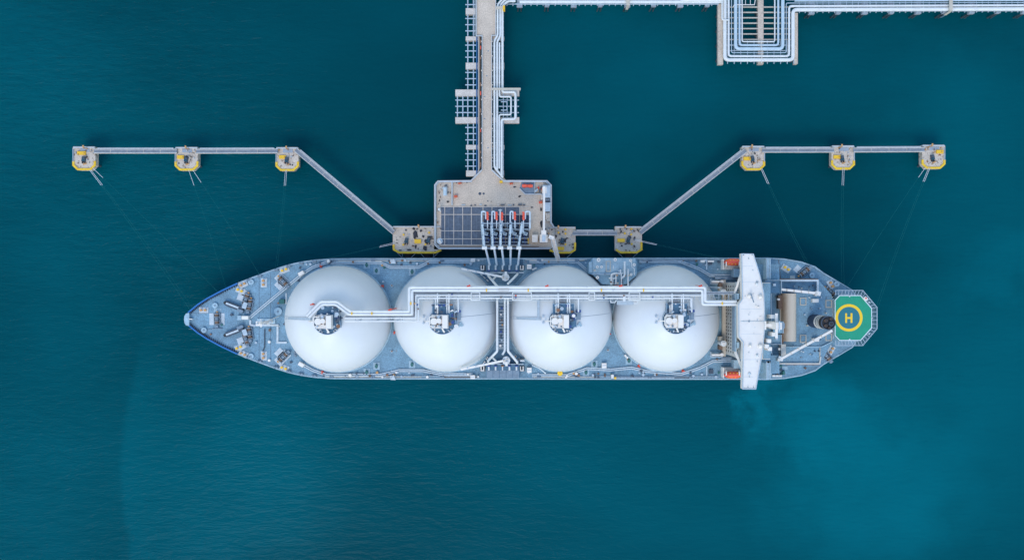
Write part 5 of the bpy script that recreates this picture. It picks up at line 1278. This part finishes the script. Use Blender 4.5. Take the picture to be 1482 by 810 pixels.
# ------------------------------------------------------------------ catwalks
def catwalk(a, c, label, tray=1):
    z = 10.4
    p, q = P(a[0], a[1], z), P(c[0], c[1], z)
    d = (q - p); L_ = d.length; d.normalize(); nrm = Vector((-d.y, d.x, 0))
    if nrm.y < 0: nrm = -nrm
    t = thing('catwalk', label, 'catwalk', (p + q) / 2 - Vector((0, 0, 1)), 'steel catwalks linking the dolphins')
    b = MB(); b.beam(p, q, 1.3, .12); obj('walkway', b, 'grating', t)
    for s_ in (-.8, .8):
        b = MB(); b.beam(p + nrm * s_ - Vector((0, 0, .35)), q + nrm * s_ - Vector((0, 0, .35)), .30, .9); g = obj('girder', b, 'concrete_light', t)
        b = MB(); b.tube([p + nrm * s_ + Vector((0, 0, 1.0)), q + nrm * s_ + Vector((0, 0, 1.0))], .06, 4)
        k_ = int(L_ / 2.4)
        for k in range(k_ + 1):
            e = p + d * (L_ * k / k_) + nrm * s_; b.beam(e, e + Vector((0, 0, 1.0)), .07, .07)
        obj('hand_rail', b, 'steel_light', g)
    b = MB(); b.beam(p + d * 1.5 + nrm * 1.25 + Vector((0, 0, -.1)), q - d * 1.5 + nrm * 1.25 + Vector((0, 0, -.1)), .42, .3); obj('cable_tray', b, 'parapet', t)
    k_ = max(3, int(L_ / 7))
    for k in range(1, k_):
        e = p + d * (L_ * k / k_); b = MB(); b.beam(e - nrm * .95 + Vector((0, 0, .02)), e + nrm * .95 + Vector((0, 0, .02)), .16, .2); obj('cross_beam', b, 'concrete_light', t)
catwalk((136, 218.8), (256, 218.8), 'straight catwalk between the two outermost left dolphins')
catwalk((284, 219), (402, 218.6), 'straight catwalk leading left from the dolphin at the left bend')
catwalk((428, 217), (570, 336.5), 'long diagonal catwalk from the left row down to the stained breasting dolphin')
catwalk((926.5, 337), (1079, 218), 'long diagonal catwalk on the right rising from the detached breasting dolphin')
catwalk((1103, 217.6), (1207, 217.4), 'straight catwalk leading right from the dolphin at the right bend')
catwalk((1235, 217.2), (1338, 216.6), 'straight catwalk between the two outermost right dolphins')
catwalk((829, 337.4), (893, 337.4), 'short catwalk between the two right-hand breasting dolphins')

# ------------------------------------------------------------------ trestle with road and racks
tr = thing('access_trestle', 'straight concrete access road on piles leading down to the loading platform', 'trestle', P(704, 120, 0))
b = MB(); b.pprism([(689, -40), (718, -40), (718, 51.5), (711.5, 51.5), (711.5, 246), (697.4, 246), (697.4, 51.5), (689, 51.5)], ZJ - 1.6, ZJ - .005); obj('road_slab', b, 'concrete', tr)
for pts in ([(689.4, -40), (689.4, 52), (697.8, 52), (697.8, 246)], [(717.4, -40), (717.4, 51.6), (711.6, 51.6), (711.6, 246)]):
    b = MB(); b.pribbon(pts, .3, ZJ, ZJ + .9); obj('parapet', b, 'parapet', tr)
for k in range(9):
    y = 60 + k * 21
    for x in (697.2, 712.2): b = MB(); b.pobox(x, y, 1.6, 1.6, ZJ, ZJ + 1.0); obj('light_base', b, 'concrete_light', tr)
b = MB(); b.ptube([(694.6, 53), (694.6, 244)], ZJ + .3, .2, 6); obj('fire_main', b, 'rust', tr)
b = MB(); b.pbox(692.2, 53, 693.6, 250, ZJ - .6, ZJ); obj('cable_tray', b, 'tan', tr)
for y in (60, 69, 84, 122, 135, 160, 189, 220, 238): 
    b = MB(); b.pobox(695.6, y, 1.3, random.uniform(2.5, 6), ZJ, ZJ + .8); obj('hose_reel', b, 'red' if y in (69, 189) else 'orange_red' if y % 2 else 'rust', tr)
for y in (74, 110, 140, 172, 214):
    b = MB(); b.pobox(random.uniform(700, 708), y, 2, 1.4, ZJ, ZJ + .03); obj('drain_cover', b, 'steel', tr)
piles(tr, [(x, y) for y in (0, 38, 77, 115, 154, 193, 232) for x in (699.5, 709)], ZJ - 1.6, .5)

rk = thing('pipe_rack', 'open pale steel rack with square bays along the left of the road', 'pipe rack', P(682, 130, 0))
ZR = 9.2
for x in (677, 685.2):
    b = MB(); b.pbox(x - .75, -40, x + .75, 254, ZR - .5, ZR); obj('long_beam', b, 'steel_light', rk)
for x in (662, 669.8):
    b = MB(); b.pbox(x - .75, 131, x + .75, 176, ZR - .5, ZR); obj('long_beam', b, 'steel_light', rk)
for y in (7, 27, 36, 45, 65.5, 74, 83, 105, 114, 123, 184.5, 193.5, 202.5, 222.5, 231.5, 240.5, -12, -21, -30):
    b = MB(); b.pbox(673.4, y - .65, 690.5, y + .65, ZR + .003, ZR + .4); obj('cross_beam', b, 'steel_light', rk)
for y in (145, 154, 163):
    b = MB(); b.pbox(659, y - .65, 690.5, y + .65, ZR + .003, ZR + .4); obj('cross_beam', b, 'steel_light', rk)
caps = [(674, 689, 12.3, 21), (674, 693, 53, 58.8), (674, 693, 91, 100), (659, 693.5, 129.8, 139), (659, 693.5, 169.8, 178.3), (674.5, 693, 209.8, 216), (674.5, 693, 246.8, 255.2)]
for x0, x1, y0, y1 in caps:
    b = MB(); b.pbox(x0, y0, x1, y1, ZR - 1.8, ZR + .45); o = obj('pile_cap', b, 'concrete_light', rk)
    piles(rk, [(x0 + 4, (y0 + y1) / 2), (x1 - 4, (y0 + y1) / 2)], ZR - 1.8, .45)
b = MB(); b.ptube([(689.8, 53), (689.8, 252)], ZR + .6, .22, 7); obj('water_pipe', b, 'blue_pipe', rk)
b = MB(); b.ptube([(691.6, 53), (691.6, 252)], ZR + .6, .12, 6); obj('water_pipe', b, 'blue_pipe', rk)
b = MB(); b.ptube([(687.6, -40), (687.6, 52)], ZR + .6, .18, 7); obj('water_pipe', b, 'steel_light', rk)

r2 = thing('pipe_support', 'narrow pipe support frames along the right of the road', 'pipe rack', P(722, 130, 0))
for k in range(31):
    y = -12 + k * 8.75
    if 128 < y < 178: continue
    b = MB(); b.pbox(712.5, y - .55, 729.2, y + .55, ZJ - .6, ZJ - .2); obj('cross_beam', b, 'steel_light', r2)
for y0, y1, x0, x1 in ((53, 58.5, 712.5, 729.8), (91, 100, 712.5, 729.8), (210, 216, 712.5, 730), (247, 255, 712.5, 729.5), (129.5, 139, 712.5, 751.5), (169.8, 178.3, 712.5, 751.5)):
    b = MB(); b.pbox(x0, y0, x1, y1, ZJ - 2.6, ZJ - .75); obj('pile_cap', b, 'concrete_light', r2)
    piles(r2, [(x0 + 4, (y0 + y1) / 2), (x1 - 4, (y0 + y1) / 2)], ZJ - 2.6, .45)
for x in (728.4, 747.6, 739.5, 734):
    b = MB(); b.pbox(x - .5, 138 if x > 729 else -12, x + .5, 171 if x > 729 else 254, ZJ - .19, ZJ + .1); obj('long_beam', b, 'steel_light', r2)
for y in (145, 154, 163):
    b = MB(); b.pbox(718, y - .6, 751, y + .6, ZJ - .6, ZJ - .2); obj('cross_beam', b, 'steel_light', r2)
b = MB(); b.pbox(711.5, 127.3, 753.5, 130.2, ZJ + 2.8, ZJ + 3.3); b.pbox(711.9, 128, 713, 129.6, ZJ - .2, ZJ + 2.8); b.pbox(752, 128, 753.2, 129.6, ZJ - .2, ZJ + 2.8); obj('pipe_bridge', b, 'tan', r2)
b = MB(); b.pbox(718, 9.6, 729, 13, ZJ + 2.8, ZJ + 3.3); b.pbox(718.4, 10.4, 719.4, 12.2, ZJ - .2, ZJ + 2.8); obj('pipe_bridge', b, 'tan', r2)
b = MB(); b.pobox(729.3, 11.2, 3, 6, ZJ, ZJ + 3.4); obj('stair_head', b, 'yellow', r2)

def pipe(pts, z, r, label, m_='pipe_white', R_=1.1, grp=None, bands=True):
    b = MB(); b.ptube(pts, z, r, 10, R_)
    o = obj('pipeline', b, m_, None, label, 'pipe', grp)
    if bands:
        q = [P(x, y, z) for x, y in pts]; 
        for p0, p1 in zip(q[:-1], q[1:]):
            L_ = (p1 - p0).length; d = (p1 - p0).normalized() if L_ else None
            for k in range(1, int(L_ / 11)):
                e = p0 + d * k * 11; f = MB(); f.tube([e - d * .18, e + d * .18], r * 1.14, 10); obj('flange', f, m_, o)
    return o
ZP1 = ZJ + .8
gp = 'pipelines running along the access road'
pipe([(735, -6), (727, -1), (720.3, 7), (720.3, 52), (715.6, 58.5), (715.6, 242), (728, 257)], ZP1, .43, 'thick white pipe nearest the road, bending at its lower end to the platform', grp=gp)
pipe([(741, -4), (731, 0), (724, 8), (724, 53), (719.6, 60), (719.6, 247)], ZP1, .43, 'second white pipe beside the road, running straight past the square loop', grp=gp)
pipe([(746, 2), (735, 2), (727.2, 9), (727.2, 128), (727.2, 133.4), (746, 133.4), (746, 172.6), (726, 172.6), (726, 256)], ZP1, .50, 'white pipe that makes the outer turn of the square loop right of the road', grp=gp)
pipe([(723, 62), (723, 140.2), (739.6, 140.2), (739.6, 166), (722.6, 166), (722.6, 244)], ZP1 + .1, .34, 'thinner white pipe that makes the middle turn of the square loop', grp=gp, R_=.8)
pipe([(725, 147.5), (733.8, 147.5), (733.8, 159.5), (725, 159.5)], ZP1, .2, 'smallest grey pipe turn inside the square loop', 'steel_light', .4, gp, False)

# ------------------------------------------------------------------ pipe rack along the top and its expansion loop block
rt = thing('pipe_jetty', 'long rack of parallel white pipes on piles across the upper right', 'pipe rack', P(1100, -5, 0))
for k in range(36):
    x = 733.7 + k * 8.72
    if x > 1040: break
    b = MB(); b.pbox(x - .55, -34, x + .55, 8.6, ZJ - .7, ZJ - .25); obj('cross_beam', b, 'steel_light', rt)
for i, x in enumerate([752, 791.5, 830.5, 869, 908, 946.5, 985, 1024]):
    w_ = 8.2 if i % 2 == 0 else 6.2
    b = MB(); b.pbox(x - w_ / 2, -34, x + w_ / 2, 10.2 - (i % 2) * .8, ZJ - 2.4, ZJ - .75); obj('pile_cap', b, 'concrete_grey', rt)
    for s_ in (-1, 1):
        q = P(x + s_ * 1.5, 8, ZJ - 2.4); b = MB(); b.tube([(q.x, q.y, ZJ - 2.3), (q.x + s_ * .4, q.y - .3, -4)], .32, 8); obj('pile', b, 'pile', rt)
for k in range(39):
    x = 1157 + k * 8.55
    b = MB(); b.pbox(x - .5, -34, x + .5, 19.0 - k * .03, ZJ - .7, ZJ - .25); obj('cross_beam', b, 'steel_light', rt)
for i in range(9):
    x = 1175 + i * 38.6; w_ = 8.2 if i % 2 == 0 else 6.4
    b = MB(); b.pbox(x - w_ / 2, -34, x + w_ / 2, 20.6 - i * .15 - (i % 2) * .5, ZJ - 2.4, ZJ - .75); obj('pile_cap', b, 'concrete_grey', rt)
    for s_ in (-1, 1):
        q = P(x + s_ * 1.5, 18, ZJ - 2.4); b = MB(); b.tube([(q.x, q.y, ZJ - 2.3), (q.x + s_ * .4, q.y - .3, -4)], .32, 8); obj('pile', b, 'pile', rt)
for x0, x1, y in ((727, 1040, 6.4), (1150, 1490, 16.9), (1150, 1490, 2.4), (727, 1490, -8), (727, 1490, -20)):
    b = MB(); b.pbeam((x0, y, ZJ - .05), (x1, y - (.8 if x0 == 1150 else 0), ZJ - .05), .25, .35); obj('long_beam', b, 'steel_light', rt)
for x0, x1, y0, y1 in ((1138, 1490, -2.5, .8),):
    b = MB(); b.pbox(x0, y0, x1, y1, ZJ + .2, ZJ + .35); obj('walkway', b, 'steel_light', rt)
for x, y0, y1 in ((1376.5, -10, 16), (909, -10, 8)):
    b = MB(); b.pbox(x - 2.4, y0, x + 2.4, y1, ZJ + 1.9, ZJ + 2.3); o = obj('pipe_bridge', b, 'tan', rt)
    b = MB(); b.pbeam((x, y1, ZJ + 2), (x - 9 if x > 1000 else x - 2, y1 + 6, ZJ - 1.5), 1.1, .3); obj('stair', b, 'tan', o)
    b = MB(); b.pbeam((x - 9 if x > 1000 else x - 2, y1 + 6, ZJ - 1.5), (x - 15 if x > 1000 else x - 5, y1 + 9.5, 2), .8, .3); obj('ladder', b, 'green_box' if x < 1000 else 'steel', o)
# loop block
lb = thing('loop_frame', 'square pier frame carrying the U-shaped turn of the white pipes', 'pier', P(1097, 45, 0))
for x0, x1, y0, y1, m_ in ((1039.2, 1046.6, 6, 93.4, 'concrete'), (1149.4, 1154.6, 19, 92.6, 'concrete'), (1097, 1105, -34, 93, 'concrete')):
    b = MB(); b.pbox(x0, y0, x1, y1, ZJ - 2.2, ZJ - .2); obj('pile_cap', b, m_, lb)
    piles(lb, [((x0 + x1) / 2, y0 + (y1 - y0) * (k + .5) / 4) for k in range(4)], ZJ - 2.2, .5)
for y in (10.5, 18.2, 26, 33.8, 41.6, 49.4, 57.4, 65.5, 73.5, 80.5):
    b = MB(); b.pbox(1046.8, y - .75, 1096.8, y + .75, ZJ - .8, ZJ - .3); obj('cross_beam', b, 'tan' if y < 60 else 'steel_light', lb)
    b = MB(); b.pbox(1105.2, y - .75, 1149.2, y + .75, ZJ - .8, ZJ - .3); obj('cross_beam', b, 'tan' if y < 60 else 'steel_light', lb)
for k in range(11):
    x = 1053 + k * 9.6
    if abs(x - 1101) < 5: continue
    b = MB(); b.pbox(x - .5, 59, x + .5, 92.6, ZJ - .29, ZJ - .05); obj('long_beam', b, 'steel_light', lb)
b = MB(); b.pribbon([(1061.5, 10), (1063, 7.2), (1092, 7.2), (1093.5, -2)], .25, ZJ + 1.2, ZJ + 1.5); obj('hand_rail', b, 'white', lb)
for x in (1079, 1086): b = MB(); b.pbox(x - .3, -2, x + .3, 7.2, ZJ + 1.2, ZJ + 1.4); obj('hand_rail', b, 'white', lb)
b = MB(); b.ptube([(1102, 59), (1101.5, 66), (1103, 73), (1102, 92)], ZJ + 2.0, .12, 5); obj('cable', b, 'white', lb)
gl = 'pipes of the U-shaped expansion loop'
pipe([(1049, -30), (1049, 87), (1147.6, 87), (1147.6, 14.4), (1500, 13.2)], ZP1, .78, 'outermost and thickest white pipe of the U-shaped loop, turning right along the rack', grp=gl, R_=1.8)
pipe([(1054.4, -30), (1054.4, 81.5), (1142, 81.5), (1142, 9.2), (1500, 8)], ZP1, .48, 'second white pipe from the outside of the U-shaped loop', grp=gl, R_=1.3)
pipe([(1058.7, -30), (1058.7, 76.6), (1137.8, 76.6), (1137.8, 4.8), (1500, 4.0)], ZP1 - .2, .18, 'thin outer pipe of the U-shaped loop', 'pipe_blue', .7, gl, False)
pipe([(1064.6, -30), (1064.6, 70.9), (1132.8, 70.9), (1132.8, -30)], ZP1, .74, 'thick pale blue pipe in the middle of the U-shaped loop', 'pipe_blue', 1.8, gl)
pipe([(1070.2, -30), (1070.2, 65.6), (1126.3, 65.6), (1126.3, -30)], ZP1, .46, 'medium pale blue pipe near the inside of the U-shaped loop', 'pipe_blue', 1.2, gl)
pipe([(1074, -30), (1074, 60.6), (1121.3, 60.6), (1121.3, -30)], ZP1, .28, 'innermost slim pipe of the U-shaped loop', 'pipe_white', .8, gl)
pipe([(1045, 3), (1045, 29.2), (1055.5, 29.2)], ZP1 + 1.1, .3, 'short white branch pipe at the upper left of the U-shaped loop', 'pipe_white', .8, gl, False)
gt = 'pipelines along the upper rack'
pipe([(752, 3.0), (1046, 3.0)], ZP1, .68, 'thick white pipe along the front of the rack, left of the loop', grp=gt)
pipe([(746, 6.2), (1040, 6.2)], ZP1 - .5, .2, 'thin blue pipe under the front edge of the rack, left of the loop', 'pipe_blue', 0, gt, False)
pipe([(985, 1.4), (990, .9), (1046, .9)], ZP1 + .9, .35, 'short raised white pipe at the upper edge just left of the loop', 'pipe_white', 0, gt, False)
pipe([(1150, 1.6), (1500, .6)], ZP1 + .2, .3, 'pale blue pipe behind the others on the rack right of the loop', 'pipe_blue', 0, gt, False)

# ------------------------------------------------------------------ mooring lines
def line(a, m, e, label, z0=ZQ + .6, z1=ZD + .8, r=.10):
    """white tail from the dolphin hook to m (share of the way), then green wire to the ship"""
    p, q = P(a[0], a[1], z0), P(e[0], e[1], z1)
    t = thing('mooring_line', label, 'rope', p, 'mooring lines')
    def pt(u): w_ = p.lerp(q, u); w_.z -= 1.6 * 4 * u * (1 - u) * min(1, (q - p).length / 60); return w_
    b = MB(); b.tube([pt(m * k / 4) for k in range(5)], r * .8, 6); obj('tail', b, 'rope_white', t)
    b = MB(); b.tube([pt(m + (1 - m) * k / 12) for k in range(13)], r * .24, 6); obj('wire', b, 'rope_green', t)
line((129.5, 246), .11, (276, 449.5), 'left one of the parallel mooring lines from the far left dolphin to the bow')
line((131.5, 246), .11, (279.5, 446.5), 'right one of the parallel mooring lines from the far left dolphin to the bow')
line((134, 243), .08, (316, 423), 'single flatter mooring line from the far left dolphin to the bow')
line((273, 246), .13, (327, 417.5), 'steeper mooring line from the middle dolphin of the left row')
line((279, 246), .12, (376, 398), 'flatter mooring line from the middle dolphin of the left row')
line((413, 246), .16, (398, 389.6), 'left one of the mooring lines hanging from the dolphin at the left bend', r=.09)
line((415, 246), .16, (401, 388.6), 'right one of the mooring lines hanging from the dolphin at the left bend', r=.09)
line((571, 353), .2, (456, 377), 'mooring line running left from the stained breasting dolphin to the ship')
line((571, 351), .2, (462, 376.5), 'upper twin of the line running left from the stained breasting dolphin', r=.09)
line((918, 347.5), .26, (1046, 374.6), 'mooring line running right from the detached breasting dolphin to the ship')
line((918, 346), .26, (1049, 374.6), 'upper twin of the line running right from the detached breasting dolphin', r=.08)
line((1101, 244), .16, (1167, 381.5), 'left one of the mooring lines from the dolphin at the right bend')
line((1103, 244), .16, (1171, 383), 'right one of the mooring lines from the dolphin at the right bend')
line((1219.6, 243), .15, (1218.5, 411), 'left one of the mooring lines from the middle dolphin of the right row', r=.09)
line((1221.8, 243), .15, (1222, 413), 'right one of the mooring lines from the middle dolphin of the right row', r=.09)
line((1344, 243), .10, (1268, 444), 'left one of the mooring lines from the far right dolphin to the stern', z1=ZD + 3)
line((1346, 243), .10, (1270.5, 446), 'right one of the mooring lines from the far right dolphin to the stern', z1=ZD + 3)
line((1339, 243), .08, (1226, 415.5), 'single flatter mooring line from the far right dolphin to the stern')

for t in templates:
    for ch in list(t.children): bpy.data.objects.remove(ch)
    bpy.data.objects.remove(t)
